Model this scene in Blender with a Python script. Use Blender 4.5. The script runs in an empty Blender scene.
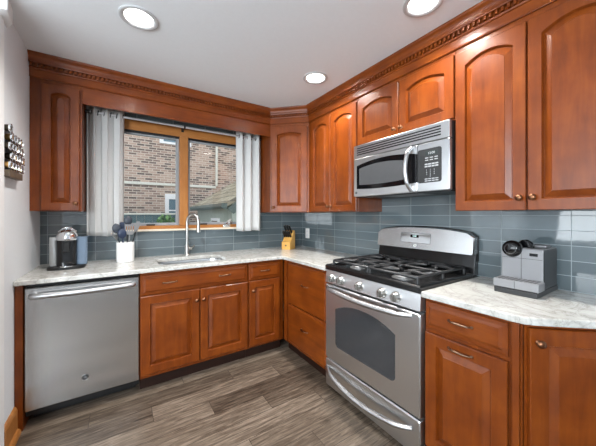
import bpy, bmesh, math, random
from mathutils import Vector, Matrix
random.seed(7)
PI = math.pi
S = bpy.context.scene
COL = S.collection

# ------------------------------------------------------------------ camera, world, exposure
cam_d = bpy.data.cameras.new('camera')
cam_d.sensor_width = 36.0
cam_d.sensor_fit = 'HORIZONTAL'
cam_d.lens = 36.0 * 272.0 / 596.0
cam_d.shift_y = -8.1 / 596.0
cam_d.clip_start = 0.02
cam = bpy.data.objects.new('camera', cam_d)
COL.objects.link(cam)
cam.location = (0.521, -2.865, 1.283)
cam.rotation_euler = (PI / 2, 0, -0.579)
S.camera = cam

S.view_settings.view_transform = 'Standard'
S.view_settings.look = 'None'
S.view_settings.gamma = 1.0
S.view_settings.use_curve_mapping = False
S.view_settings.exposure = 0.75

world = bpy.data.worlds.new('world')
S.world = world
world.use_nodes = True
wn = world.node_tree.nodes['Background']
wn.inputs['Color'].default_value = (0.86, 0.93, 1.0, 1)
wn.inputs['Strength'].default_value = 1.05


def area(name, loc, rot, sx, sy, power, col=(1, 1, 1), spread=PI):
    d = bpy.data.lights.new(name, 'AREA')
    d.shape = 'RECTANGLE'
    d.size, d.size_y, d.energy, d.color, d.spread = sx, sy, power, col, spread
    o = bpy.data.objects.new(name, d)
    o.location = loc
    o.rotation_euler = rot
    COL.objects.link(o)
    return o


# unseen fill lights, added behind the camera and in the room to the left
area('rear_fill_light', (-1.65, -4.92, 1.55), (math.radians(122), 0, 0), 1.4, 1.4, 116, (0.87, 0.945, 1.0))
area('side_fill_light', (-2.42, -2.75, 1.5), (math.radians(118), 0, -PI / 2), 2.8, 1.5, 50, (0.87, 0.945, 1.0))



# ------------------------------------------------------------------ constants (metres)
W = 2.441          # inner face of the right wall
CEIL = 2.391
CT = 0.897         # worktop
UB, UT = 1.31, 2.30
DU = 0.30          # face of the upper cabinets
DB = 0.61          # face of the base cabinets


# ------------------------------------------------------------------ materials
def lin(r, g, b):
    f = lambda c: (c / 255 / 12.92) if c / 255 <= 0.04045 else ((c / 255 + 0.055) / 1.055) ** 2.4
    return (f(r), f(g), f(b), 1)


class NT:
    def __init__(self, name):
        self.m = bpy.data.materials.new(name)
        self.m.use_nodes = True
        self.t = self.m.node_tree
        self.b = self.t.nodes['Principled BSDF']

    def n(self, typ, **kw):
        nd = self.t.nodes.new(typ)
        for k, v in kw.items():
            if k.startswith('i_'):
                nd.inputs[k[2:]].default_value = v
            else:
                setattr(nd, k, v)
        return nd

    def l(self, a, ao, b, bi):
        self.t.links.new(a.outputs[ao], b.inputs[bi])

    def ramp(self, stops, interp='LINEAR'):
        r = self.n('ShaderNodeValToRGB')
        r.color_ramp.interpolation = interp
        e = r.color_ramp.elements
        while len(e) < len(stops):
            e.new(0.5)
        for el, (p, c) in zip(e, stops):
            el.position, el.color = p, c
        return r

    def coords(self, scale=(1, 1, 1), loc=(0, 0, 0), rot=(0, 0, 0)):
        tc = self.n('ShaderNodeTexCoord')
        mp = self.n('ShaderNodeMapping')
        mp.inputs['Scale'].default_value = scale
        mp.inputs['Location'].default_value = loc
        mp.inputs['Rotation'].default_value = rot
        self.l(tc, 'Object', mp, 'Vector')
        return mp

    def noise(self, mp, scale, detail=3, rough=0.5, dist=0.0):
        nd = self.n('ShaderNodeTexNoise')
        nd.inputs['Scale'].default_value = scale
        nd.inputs['Detail'].default_value = detail
        nd.inputs['Roughness'].default_value = rough
        nd.inputs['Distortion'].default_value = dist
        self.l(mp, 'Vector', nd, 'Vector')
        return nd

    def bump(self, src, out, strength, dist=0.01):
        bp = self.n('ShaderNodeBump')
        bp.inputs['Strength'].default_value = strength
        bp.inputs['Distance'].default_value = dist
        self.l(src, out, bp, 'Height')
        self.l(bp, 'Normal', self.b, 'Normal')
        return bp

    def set(self, **kw):
        for k, v in kw.items():
            self.b.inputs[k.replace('_', ' ')].default_value = v
        return self


def plain(name, col, rough=0.5, metal=0.0, var=0.06, nscale=20, bump=0.0, **kw):
    """one colour, slightly mottled by a noise"""
    t = NT(name)
    mp = t.coords()
    nz = t.noise(mp, nscale, 3)
    c = col
    lo = tuple(max(0, v * (1 - var)) for v in c[:3]) + (1,)
    hi = tuple(min(1, v * (1 + var)) for v in c[:3]) + (1,)
    r = t.ramp([(0.3, lo), (0.7, hi)])
    t.l(nz, 'Fac', r, 'Fac')
    t.l(r, 'Color', t.b, 'Base Color')
    t.set(Roughness=rough, Metallic=metal)
    if bump:
        t.bump(nz, 'Fac', bump, 0.002)
    for k, v in kw.items():
        t.b.inputs[k.replace('_', ' ')].default_value = v
    return t.m


def wood(name, scale, dark, mid, light, rough=0.32):
    t = NT(name)
    mp = t.coords(scale)
    n1 = t.noise(mp, 3.0, 5, 0.6, 0.6)
    mp2 = t.coords((3.2, 3.2, 3.2))
    n2 = t.noise(mp2, 2.2, 3, 0.55, 0.3)
    mx = t.n('ShaderNodeMath', operation='MULTIPLY_ADD')
    t.l(n1, 'Fac', mx, 0)
    mx.inputs[1].default_value = 0.55
    sc = t.n('ShaderNodeMath', operation='MULTIPLY')
    t.l(n2, 'Fac', sc, 0)
    sc.inputs[1].default_value = 0.45
    t.l(sc, 0, mx, 2)
    r = t.ramp([(0.25, dark), (0.5, mid), (0.75, light)])
    t.l(mx, 0, r, 'Fac')
    t.l(r, 'Color', t.b, 'Base Color')
    t.set(Roughness=rough, Specular_IOR_Level=0.32, Coat_Weight=0.1, Coat_Roughness=0.15)
    t.bump(n1, 'Fac', 0.04, 0.002)
    return t.m


M = {}
cd, cm, cl = lin(82, 34, 6), lin(112, 51, 10), lin(136, 69, 17)
M['wood_v'] = wood('cherry_wood_upright', (9, 9, 0.9), cd, cm, cl)
M['wood_h'] = wood('cherry_wood_level', (0.9, 9, 9), cd, cm, cl)
M['wood_y'] = wood('cherry_wood_long', (0.9, 0.9, 9), cd, cm, cl)
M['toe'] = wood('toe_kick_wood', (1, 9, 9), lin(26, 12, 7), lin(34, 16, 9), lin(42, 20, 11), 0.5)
M['oak'] = wood('golden_oak', (1.2, 14, 14), lin(146, 90, 40), lin(168, 110, 56), lin(184, 128, 72), 0.4)
M['oak_v'] = wood('golden_oak_upright', (14, 14, 1.2), lin(146, 90, 40), lin(168, 110, 56), lin(184, 128, 72), 0.4)
M['beech'] = wood('beech_block', (14, 14, 1.5), lin(206, 150, 72), lin(220, 168, 88), lin(232, 186, 108), 0.45)
M['wall'] = plain('wall_paint', lin(222, 225, 228), 0.6, var=0.015, nscale=60, bump=0.02)
M['ceil'] = plain('ceiling_paint', lin(226, 229, 232), 0.7, var=0.01, nscale=50, bump=0.02)
M['trim_white'] = plain('white_gloss_paint', lin(240, 240, 240), 0.35, var=0.01)
M['lamp_trim'] = plain('shade_grey_lamp_trim', lin(186, 187, 188), 0.4, var=0.01)  # shading on the ring is put into this grey
M['rod_silver'] = plain('satin_silver', lin(214, 214, 216), 0.3, 0.7, var=0.02)
M['machine_silver'] = plain('machine_silver', lin(138, 138, 140), 0.42, 0.35, var=0.02)
M['white_plastic'] = plain('white_plastic', lin(236, 234, 228), 0.35, var=0.01)
M['ceramic'] = plain('white_ceramic', lin(236, 236, 234), 0.18, var=0.01)
M['black'] = plain('black_plastic', lin(9, 9, 10), 0.5, var=0.08)
M['black_gloss'] = plain('black_gloss', lin(12, 12, 14), 0.08, var=0.05)
M['black_enamel'] = plain('black_enamel', lin(20, 20, 21), 0.22, var=0.08)
M['iron'] = plain('cast_iron', lin(42, 42, 43), 0.34, var=0.15, nscale=90, bump=0.1)
M['dark_glass'] = plain('dark_oven_glass', lin(56, 57, 59), 0.09, var=0.03)
M['grey_plastic'] = plain('dark_grey_plastic', lin(70, 71, 73), 0.4, var=0.04)
M['charcoal'] = plain('charcoal_plastic', lin(38, 39, 40), 0.42, var=0.04)
M['chrome'] = plain('chrome', lin(225, 226, 228), 0.07, 1.0, var=0.01)
M['nickel'] = plain('brushed_nickel', lin(178, 176, 172), 0.28, 1.0, var=0.03, nscale=80)
M['bronze'] = plain('copper_bronze', lin(128, 88, 64), 0.3, 1.0, var=0.08, nscale=60)
M['pewter'] = plain('antique_pewter', lin(132, 108, 90), 0.32, 1.0, var=0.08, nscale=60)
M['burner'] = plain('burner_alloy', lin(150, 150, 150), 0.4, 0.8, var=0.05)
M['navy'] = plain('navy_silicone', lin(30, 44, 70), 0.45, var=0.08)
M['slate'] = plain('slate_nylon', lin(50, 56, 66), 0.45, var=0.06)
M['key_grey'] = plain('key_print', lin(168, 170, 172), 0.5, var=0.02)
M['display'] = plain('display_window', lin(60, 66, 66), 0.15, var=0.03)
M['brown_wood'] = plain('dark_brown_wood', lin(92, 78, 62), 0.5, var=0.15, nscale=30)
M['gold'] = plain('gold_foil', lin(190, 150, 92), 0.3, 1.0, var=0.06)
M['darkfoil'] = plain('dark_foil', lin(74, 68, 58), 0.3, 0.8, var=0.1)
M['screen_grey'] = plain('grey_sash_metal', lin(150, 153, 156), 0.45, 0.2, var=0.03)
M['cream'] = plain('cream_caulk', lin(226, 212, 190), 0.5, var=0.02)
M['leaf'] = plain('leaf_green', lin(104, 150, 78), 0.5, var=0.3, nscale=12)
M['teal'] = plain('teal_boards', lin(78, 104, 108), 0.6, var=0.1, nscale=5)
M['garage_wall'] = plain('pale_green_siding', lin(166, 174, 162), 0.6, var=0.06, nscale=6)
M['gutter'] = plain('green_gutter', lin(86, 98, 92), 0.4, var=0.05)
M['ground'] = plain('outdoor_ground', lin(120, 122, 112), 0.9, var=0.2, nscale=3)
M['stone'] = plain('limestone', lin(222, 220, 208), 0.7, var=0.05)
M['ext_glass'] = plain('house_window_glass', lin(96, 122, 134), 0.1, var=0.08, nscale=2)


def stainless(name, axis, base=(0.56, 0.565, 0.57, 1), rough=0.3):
    t = NT(name)
    sc = [260, 260, 260]
    sc[axis] = 2.0
    mp = t.coords(tuple(sc))
    nz = t.noise(mp, 1.0, 2, 0.6)
    r = t.ramp([(0.3, (rough * 0.93,) * 3 + (1,)), (0.7, (rough * 1.07,) * 3 + (1,))])
    t.l(nz, 'Fac', r, 'Fac')
    t.l(r, 'Color', t.b, 'Roughness')
    t.set(Base_Color=base, Metallic=1.0, Anisotropic=0.8, Anisotropic_Rotation=0.0)
    tg = t.n('ShaderNodeTangent', direction_type='RADIAL', axis='Z')
    t.l(tg, 'Tangent', t.b, 'Tangent')
    return t.m


M['steel'] = stainless('stainless_steel', 0)
M['steel_z'] = stainless('stainless_steel_door', 2, (0.58, 0.585, 0.59, 1), 0.25)
M['steel_range'] = stainless('stainless_range_front', 0, (0.66, 0.665, 0.67, 1), 0.34)
M['steel_light'] = stainless('satin_aluminium', 0, (0.47, 0.47, 0.475, 1), 0.36)


def emit(name, col, s):
    t = NT(name)
    t.set(Base_Color=(0.9, 0.9, 0.9, 1), Emission_Color=col, Emission_Strength=s)
    return t.m


M['lamp'] = emit('lamp_lens', (1, 0.97, 0.93, 1), 4.0)


def tile_mat(name, axis, off):
    t = NT(name)
    tc = t.n('ShaderNodeTexCoord')
    sp = t.n('ShaderNodeSeparateXYZ')
    t.l(tc, 'Object', sp, 'Vector')
    a = t.n('ShaderNodeMath', operation='ADD')
    t.l(sp, 'XY'[axis], a, 0)
    a.inputs[1].default_value = off
    z = t.n('ShaderNodeMath', operation='ADD')
    t.l(sp, 'Z', z, 0)
    z.inputs[1].default_value = -CT + 0.0765 * 40
    cb = t.n('ShaderNodeCombineXYZ')
    t.l(a, 0, cb, 'X')
    t.l(z, 0, cb, 'Y')
    br = t.n('ShaderNodeTexBrick', offset=0.0, squash=1.0)
    br.inputs['Scale'].default_value = 1.0
    br.inputs['Brick Width'].default_value = 0.3025
    br.inputs['Row Height'].default_value = 0.0765
    br.inputs['Mortar Size'].default_value = 0.0017
    br.inputs['Mortar Smooth'].default_value = 0.1
    br.inputs['Bias'].default_value = 0.0
    br.inputs['Color1'].default_value = lin(84, 95, 99)
    br.inputs['Color2'].default_value = lin(98, 109, 113)
    br.inputs['Mortar'].default_value = lin(140, 150, 154)
    t.l(cb, 'Vector', br, 'Vector')
    t.l(br, 'Color', t.b, 'Base Color')
    r = t.ramp([(0.0, (0.04, 0.04, 0.04, 1)), (1.0, (0.6, 0.6, 0.6, 1))])
    t.l(br, 'Fac', r, 'Fac')
    t.l(r, 'Color', t.b, 'Roughness')
    mp = t.coords((1, 1, 1))
    nz = t.noise(mp, 9, 2)
    inv = t.n('ShaderNodeMath', operation='MULTIPLY_ADD')
    t.l(br, 'Fac', inv, 0)
    inv.inputs[1].default_value = -1.0
    t.l(nz, 'Fac', inv, 2)
    t.bump(inv, 0, 0.12, 0.004)
    t.set(Specular_IOR_Level=0.9)
    return t.m


M['tile_back'] = tile_mat('blue_grey_glass_tile_window_wall', 0, -1.858 + 0.3025 * 20)
M['tile_right'] = tile_mat('blue_grey_glass_tile_stove_wall', 1, 0.353 + 0.3025 * 20)


def floor_mat():
    t = NT('grey_brown_plank_tile')
    tc = t.n('ShaderNodeTexCoord')
    sp = t.n('ShaderNodeSeparateXYZ')
    t.l(tc, 'Object', sp, 'Vector')

    def mth(op, a, b=None, c=None):
        nd = t.n('ShaderNodeMath', operation=op)
        for i, v in enumerate((a, b, c)):
            if v is None:
                continue
            if isinstance(v, (int, float)):
                nd.inputs[i].default_value = v
            else:
                t.l(v[0], v[1], nd, i)
        return (nd, 0)

    PW, PL = 0.15, 0.905
    ry = mth('DIVIDE', mth('ADD', (sp, 'Y'), 0.66 + PW * 40), PW)
    row = mth('FLOOR', ry)
    fy = mth('FRACT', ry)
    offs = mth('FRACT', mth('MULTIPLY', row, 0.3719))
    rx = mth('ADD', mth('DIVIDE', mth('ADD', (sp, 'X'), 20.0), PL), offs)
    colm = mth('FLOOR', rx)
    fx = mth('FRACT', rx)
    idv = t.n('ShaderNodeCombineXYZ')
    t.l(row[0], 0, idv, 'X')
    t.l(colm[0], 0, idv, 'Y')
    wn_ = t.n('ShaderNodeTexWhiteNoise', noise_dimensions='3D')
    t.l(idv, 'Vector', wn_, 'Vector')
    # seams
    ex = mth('MULTIPLY', mth('MINIMUM', fx, mth('SUBTRACT', 1.0, fx)), PL)
    ey = mth('MULTIPLY', mth('MINIMUM', fy, mth('SUBTRACT', 1.0, fy)), PW)
    seam = mth('LESS_THAN', mth('MINIMUM', ex, ey), 0.0014)
    # grain, shifted per plank
    mp = t.coords((2.6, 30, 1))
    ad = t.n('ShaderNodeVectorMath', operation='MULTIPLY_ADD')
    t.l(wn_, 'Color', ad, 0)
    ad.inputs[1].default_value = (30, 30, 30)
    t.l(mp, 'Vector', ad, 2)
    n1 = t.n('ShaderNodeTexNoise')
    n1.inputs['Scale'].default_value = 2.0
    n1.inputs['Detail'].default_value = 7
    n1.inputs['Roughness'].default_value = 0.68
    n1.inputs['Distortion'].default_value = 0.9
    t.l(ad, 'Vector', n1, 'Vector')
    v = mth('ADD', (n1, 'Fac'), mth('MULTIPLY', mth('SUBTRACT', (wn_, 'Value'), 0.5), 0.20))
    r = t.ramp([(0.28, lin(46, 36, 28)), (0.43, lin(80, 68, 57)), (0.56, lin(106, 93, 80)), (0.72, lin(138, 124, 110))])
    t.l(v[0], 0, r, 'Fac')
    mx = t.n('ShaderNodeMix', data_type='RGBA')
    t.l(seam[0], 0, mx, 0)
    t.l(r, 'Color', mx, 6)
    mx.inputs[7].default_value = lin(44, 36, 29)
    t.l(mx, 2, t.b, 'Base Color')
    hb = mth('SUBTRACT', (n1, 'Fac'), seam)
    t.bump(hb[0], 0, 0.12, 0.003)
    t.set(Roughness=0.42, Specular_IOR_Level=0.4)
    return t.m


M['floor'] = floor_mat()


def counter_mat():
    t = NT('white_grey_veined_granite')
    mp = t.coords((1.0, 1.0, 1.0), rot=(0, 0, 0.5))
    n1 = t.noise(mp, 5.5, 8, 0.62, 1.6)
    mp2 = t.coords((6, 1.6, 4), rot=(0, 0, 0.25))
    n2 = t.noise(mp2, 3.2, 6, 0.65, 1.0)
    n3 = t.noise(mp, 60, 3, 0.6)
    w_ = t.ramp([(0.44, lin(214, 213, 209)), (0.497, lin(198, 196, 191)), (0.505, lin(164, 161, 155)), (0.514, lin(200, 198, 193)), (0.58, lin(214, 213, 209))])
    t.l(n1, 'Fac', w_, 'Fac')
    g = t.ramp([(0.36, lin(216, 215, 212)), (0.6, lin(242, 242, 240))])
    t.l(n2, 'Fac', g, 'Fac')
    mx = t.n('ShaderNodeMix', data_type='RGBA', blend_type='MULTIPLY')
    mx.inputs[0].default_value = 0.75
    t.l(w_, 'Color', mx, 6)
    t.l(g, 'Color', mx, 7)
    s = t.ramp([(0.3, (0.86, 0.86, 0.85, 1)), (0.55, (1, 1, 1, 1))])
    t.l(n3, 'Fac', s, 'Fac')
    mx2 = t.n('ShaderNodeMix', data_type='RGBA', blend_type='MULTIPLY')
    mx2.inputs[0].default_value = 0.8
    t.l(mx, 2, mx2, 6)
    t.l(s, 'Color', mx2, 7)
    t.l(mx2, 2, t.b, 'Base Color')
    t.set(Roughness=0.16, Specular_IOR_Level=0.5)
    return t.m


M['granite'] = counter_mat()


def brick_mat():
    t = NT('buff_and_brown_brick')
    tc = t.n('ShaderNodeTexCoord')
    sp = t.n('ShaderNodeSeparateXYZ')
    t.l(tc, 'Object', sp, 'Vector')
    cb = t.n('ShaderNodeCombineXYZ')
    t.l(sp, 'X', cb, 'X')
    t.l(sp, 'Z', cb, 'Y')
    br = t.n('ShaderNodeTexBrick', offset=0.5)
    br.inputs['Scale'].default_value = 1.0
    br.inputs['Brick Width'].default_value = 0.165
    br.inputs['Row Height'].default_value = 0.057
    br.inputs['Mortar Size'].default_value = 0.008
    br.inputs['Bias'].default_value = 0.0
    br.inputs['Color1'].default_value = (0.0, 0.0, 0.0, 1)
    br.inputs['Color2'].default_value = (1.0, 1.0, 1.0, 1)
    br.inputs['Mortar'].default_value = (0.5, 0.5, 0.5, 1)
    t.l(cb, 'Vector', br, 'Vector')
    r = t.ramp([(0.0, lin(190, 164, 148)), (0.42, lin(176, 148, 132)), (0.6, lin(142, 116, 104)), (0.72, lin(118, 98, 89)), (1.0, lin(98, 84, 78))])
    t.l(br, 'Color', r, 'Fac')
    mx = t.n('ShaderNodeMix', data_type='RGBA')
    t.l(br, 'Fac', mx, 0)
    t.l(r, 'Color', mx, 6)
    mx.inputs[7].default_value = lin(206, 192, 176)
    t.l(mx, 2, t.b, 'Base Color')
    t.set(Roughness=0.85)
    inv = t.n('ShaderNodeMath', operation='SUBTRACT')
    inv.inputs[0].default_value = 1.0
    t.l(br, 'Fac', inv, 1)
    t.bump(inv, 0, 0.4, 0.01)
    return t.m


M['brick'] = brick_mat()


def shingle_mat():
    t = NT('weathered_roof_shingles')
    tc = t.n('ShaderNodeTexCoord')
    sp = t.n('ShaderNodeSeparateXYZ')
    t.l(tc, 'Object', sp, 'Vector')
    cb = t.n('ShaderNodeCombineXYZ')
    t.l(sp, 'Y', cb, 'X')
    t.l(sp, 'Z', cb, 'Y')
    br = t.n('ShaderNodeTexBrick', offset=0.5)
    br.inputs['Scale'].default_value = 1.0
    br.inputs['Brick Width'].default_value = 0.3
    br.inputs['Row Height'].default_value = 0.11
    br.inputs['Mortar Size'].default_value = 0.008
    br.inputs['Color1'].default_value = lin(146, 136, 116)
    br.inputs['Color2'].default_value = lin(178, 170, 148)
    br.inputs['Mortar'].default_value = lin(104, 98, 86)
    t.l(cb, 'Vector', br, 'Vector')
    t.l(br, 'Color', t.b, 'Base Color')
    t.set(Roughness=0.9)
    return t.m


M['shingle'] = shingle_mat()


def fabric_mat():
    t = NT('white_curtain_linen')
    mp = t.coords((300, 300, 300))
    nz = t.noise(mp, 1.0, 2)
    r = t.ramp([(0.3, lin(222, 222, 221)), (0.7, lin(236, 236, 235))])
    t.l(nz, 'Fac', r, 'Fac')
    t.l(r, 'Color', t.b, 'Base Color')
    t.set(Roughness=0.9)
    out = t.t.nodes['Material Output']
    tr = t.n('ShaderNodeBsdfTranslucent')
    tr.inputs['Color'].default_value = (0.85, 0.85, 0.84, 1)
    mx = t.n('ShaderNodeMixShader')
    mx.inputs[0].default_value = 0.32
    t.l(t.b, 'BSDF', mx, 1)
    t.l(tr, 'BSDF', mx, 2)
    t.l(mx, 'Shader', out, 'Surface')
    return t.m


M['curtain'] = fabric_mat()


def glass_mat(name, col=(1, 1, 1, 1), rough=0.0, mix=0.9):
    """thin clear pane: mostly transparent with a Fresnel reflection"""
    t = NT(name)
    out = t.t.nodes['Material Output']
    tr = t.n('ShaderNodeBsdfTransparent')
    tr.inputs['Color'].default_value = col
    gl = t.n('ShaderNodeBsdfGlossy')
    gl.inputs['Roughness'].default_value = rough
    fr = t.n('ShaderNodeFresnel')
    fr.inputs['IOR'].default_value = 1.45
    mx = t.n('ShaderNodeMixShader')
    t.l(fr, 'Fac', mx, 0)
    t.l(tr, 'BSDF', mx, 1)
    t.l(gl, 'BSDF', mx, 2)
    t.l(mx, 'Shader', out, 'Surface')
    return t.m


M['glass'] = glass_mat('window_glass')
t_ = NT('blue_water_tank')
t_.set(Base_Color=lin(168, 190, 214), Roughness=0.10, Transmission_Weight=0.6, IOR=1.25)
M['tank'] = t_.m
t_ = NT('smoke_clear_plastic')
t_.set(Base_Color=lin(170, 172, 172), Roughness=0.15, Metallic=0.3)
M['smoke'] = t_.m


# ------------------------------------------------------------------ mesh helpers
def NB():
    return bmesh.new()


def box(bm, x0, x1, y0, y1, z0, z1):
    vs = [bm.verts.new((x, y, z)) for z in (z0, z1) for y in (y0, y1) for x in (x0, x1)]
    for f in ((0, 2, 3, 1), (4, 5, 7, 6), (0, 1, 5, 4), (2, 6, 7, 3), (0, 4, 6, 2), (1, 3, 7, 5)):
        bm.faces.new([vs[i] for i in f])
    return bm


def prism(bm, pts, z0, z1):
    a = [bm.verts.new((p[0], p[1], z0)) for p in pts]
    b = [bm.verts.new((p[0], p[1], z1)) for p in pts]
    n = len(pts)
    bm.faces.new(a[::-1])
    bm.faces.new(b)
    for i in range(n):
        bm.faces.new((a[i], a[(i + 1) % n], b[(i + 1) % n], b[i]))
    return bm


def loops(bm, L, close0=True, close1=True):
    """bridge a list of closed vertex loops with the same count"""
    R = [[bm.verts.new(p) for p in l] for l in L]
    n = len(L[0])
    for A, B in zip(R, R[1:]):
        for i in range(n):
            bm.faces.new((A[i], A[(i + 1) % n], B[(i + 1) % n], B[i]))
    if close0:
        bm.faces.new(R[0][::-1])
    if close1:
        bm.faces.new(R[-1])
    return R


def lathe(bm, prof, c=(0, 0, 0), axis='z', seg=24):
    """prof: (radius, height) pairs; revolved about axis through c"""
    L = []
    for r, h in prof:
        l = []
        for i in range(seg):
            a = 2 * PI * i / seg
            p, q = max(r, 1e-4) * math.cos(a), max(r, 1e-4) * math.sin(a)
            if axis == 'z':
                v = (c[0] + p, c[1] + q, c[2] + h)
            elif axis == 'y':
                v = (c[0] + p, c[1] - h, c[2] + q)      # height runs towards -y (out of the wall)
            else:
                v = (c[0] + h, c[1] + p, c[2] + q)
            l.append(v)
        L.append(l)
    loops(bm, L)
    return bm


def tube(bm, pts, r, seg=10, cap=True):
    pts = [Vector(p) for p in pts]
    n = len(pts)
    rr = r if isinstance(r, (list, tuple)) else [r] * n
    up = None
    L = []
    for i in range(n):
        d = (pts[min(i + 1, n - 1)] - pts[max(i - 1, 0)]).normalized()
        if up is None:
            up = Vector((0, 0, 1)) if abs(d.z) < 0.9 else Vector((1, 0, 0))
        s = d.cross(up).normalized()
        up = s.cross(d).normalized()
        L.append([pts[i] + (s * math.cos(2 * PI * k / seg) + up * math.sin(2 * PI * k / seg)) * rr[i] for k in range(seg)])
    loops(bm, L, cap, cap)
    return bm


def arc_pts(c, r, a0, a1, n, plane='xz'):
    out = []
    for i in range(n + 1):
        a = a0 + (a1 - a0) * i / n
        p, q = r * math.cos(a), r * math.sin(a)
        out.append((c[0] + p, c[1], c[2] + q) if plane == 'xz' else ((c[0], c[1] + p, c[2] + q) if plane == 'yz' else (c[0] + p, c[1] + q, c[2])))
    return out


def rrect(x0, x1, z0, z1, r, n=5):
    P = []
    for cx, cz, a in ((x1 - r, z0 + r, -PI / 2), (x1 - r, z1 - r, 0), (x0 + r, z1 - r, PI / 2), (x0 + r, z0 + r, PI)):
        for i in range(n + 1):
            t = a + PI / 2 * i / n
            P.append((cx + r * math.cos(t), cz + r * math.sin(t)))
    return P


def slab_xz(bm, poly, y0, y1, ch=0.0):
    """a plate standing in the xz plane; y1 < y0 is its front, with an optional chamfered front edge"""
    cx = sum(p[0] for p in poly) / len(poly)
    cz = sum(p[1] for p in poly) / len(poly)
    L = [[(p[0], y0, p[1]) for p in poly]]
    if ch:
        L.append([(p[0], y1 + ch, p[1]) for p in poly])
        hx = max(abs(p[0] - cx) for p in poly)
        hz = max(abs(p[1] - cz) for p in poly)
        L.append([(cx + (p[0] - cx) * (1 - ch / hx), y1, cz + (p[1] - cz) * (1 - ch / hz)) for p in poly])
    else:
        L.append([(p[0], y1, p[1]) for p in poly])
    loops(bm, L)
    return bm


def holed(bm, outer, holes, z0, z1):
    """a flat slab between z0 and z1 with holes cut through it"""
    for z in ((z0, z1) if z1 != z0 else (z0,)):
        ed = []
        for lp in [outer] + holes:
            v = [bm.verts.new((p[0], p[1], z)) for p in lp]
            ed += [bm.edges.new((v[i], v[(i + 1) % len(v)])) for i in range(len(v))]
        bmesh.ops.triangle_fill(bm, edges=ed, use_beauty=True)
    if z1 != z0:
        for lp in [outer] + holes:
            a = [bm.verts.new((p[0], p[1], z0)) for p in lp]
            b = [bm.verts.new((p[0], p[1], z1)) for p in lp]
            for i in range(len(lp)):
                j = (i + 1) % len(lp)
                bm.faces.new((a[i], a[j], b[j], b[i]))
        bmesh.ops.remove_doubles(bm, verts=bm.verts, dist=1e-5)
    return bm


def obj(name, bm, m, parent=None, bevel=0.0, smooth=None, seg=2, rc=True, label=None):
    if rc:
        bmesh.ops.recalc_face_normals(bm, faces=bm.faces)
    me = bpy.data.meshes.new(name)
    bm.to_mesh(me)
    bm.free()
    if isinstance(m, str):
        m = M[m]
    me.materials.append(m)
    if smooth is not None:
        for p in me.polygons:
            p.use_smooth = True
        me.set_sharp_from_angle(angle=math.radians(smooth))
    o = bpy.data.objects.new(name, me)
    COL.objects.link(o)
    if bevel:
        md = o.modifiers.new('bevel', 'BEVEL')
        md.width = bevel
        md.segments = seg
        md.limit_method = 'ANGLE'
        md.angle_limit = math.radians(40)
    if parent is not None:
        o.parent = parent
    if label:
        o['label'] = label
    return o


def tag(o, label, cat, group=None):
    o['label'] = label
    o['category'] = cat
    if group:
        o['group'] = group
    return o


def thing(name, label, cat, loc=(0, 0, 0), rz=0, group=None):
    o = bpy.data.objects.new(name, None)
    o.empty_display_size = 0.05
    COL.objects.link(o)
    o.location = loc
    o.rotation_euler = (0, 0, rz)
    return tag(o, label, cat, group)


def struct(name, bm, m, parent=None, bevel=0.0, smooth=None, label=None):
    o = obj(name, bm, m, parent, bevel, smooth)
    if parent is None:
        o['kind'] = 'structure'
        if label:
            o['label'] = label
    return o


def text_mesh(s, size):
    cu = bpy.data.curves.new('txt', 'FONT')
    cu.body = s
    cu.size = size
    cu.align_x = 'CENTER'
    cu.align_y = 'CENTER'
    cu.extrude = 0.0004
    o = bpy.data.objects.new('txt', cu)
    COL.objects.link(o)
    dg = bpy.context.evaluated_depsgraph_get()
    me = bpy.data.meshes.new_from_object(o.evaluated_get(dg))
    bm = bmesh.new()
    bm.from_mesh(me)
    bpy.data.objects.remove(o)
    bpy.data.curves.remove(cu)
    bpy.data.meshes.remove(me)
    return bm


def put_text(name, s, size, loc, m, parent, rot=None):
    """lettering standing in the xz plane, facing -y"""
    bm = text_mesh(s, size)
    bmesh.ops.transform(bm, verts=bm.verts, matrix=Matrix.Translation(loc) @ Matrix.Rotation(PI / 2, 4, 'X'))
    return obj(name, bm, m, parent, rc=False)


RZ = -PI / 2      # things on the right wall: local x runs towards the camera, local -y faces the room

# ------------------------------------------------------------------ the room
XL, YR = -2.5, -5.0
struct('floor', box(NB(), XL, W, YR, 0.0, -0.1, 0.0), 'floor')

LAMPS = [(0.61, -1.094), (1.844, -1.10), (1.846, -2.032)]
circ = lambda c, r, n=32: [(c[0] + r * math.cos(2 * PI * i / n), c[1] + r * math.sin(2 * PI * i / n)) for i in range(n)]
bm = holed(NB(), [(XL, YR), (W, YR), (W, 0.1), (XL, 0.1)], [circ(c, 0.078) for c in LAMPS], CEIL, CEIL)
struct('ceiling', bm, 'ceil')
struct('roof_slab_trim', box(NB(), XL - 0.1, W + 0.15, YR - 0.1, 0.1, CEIL + 0.2, CEIL + 0.3), 'ceil').name = 'trim_9'

# window opening in the back wall
WX0, WX1, WZ0, WZ1 = 0.36, 1.735, 1.145, 2.14


def wall_with_hole(bm, x0, x1, z0, z1, holes, y0, y1):
    """wall in the xz plane between y0 and y1"""
    t = holed(NB(), [(x0, z0), (x1, z0), (x1, z1), (x0, z1)], [[(a, c), (b, c), (b, d), (a, d)] for a, b, c, d in holes], -y1, -y0)
    bmesh.ops.transform(t, verts=t.verts, matrix=Matrix.Rotation(PI / 2, 4, 'X'))
    return t


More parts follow.
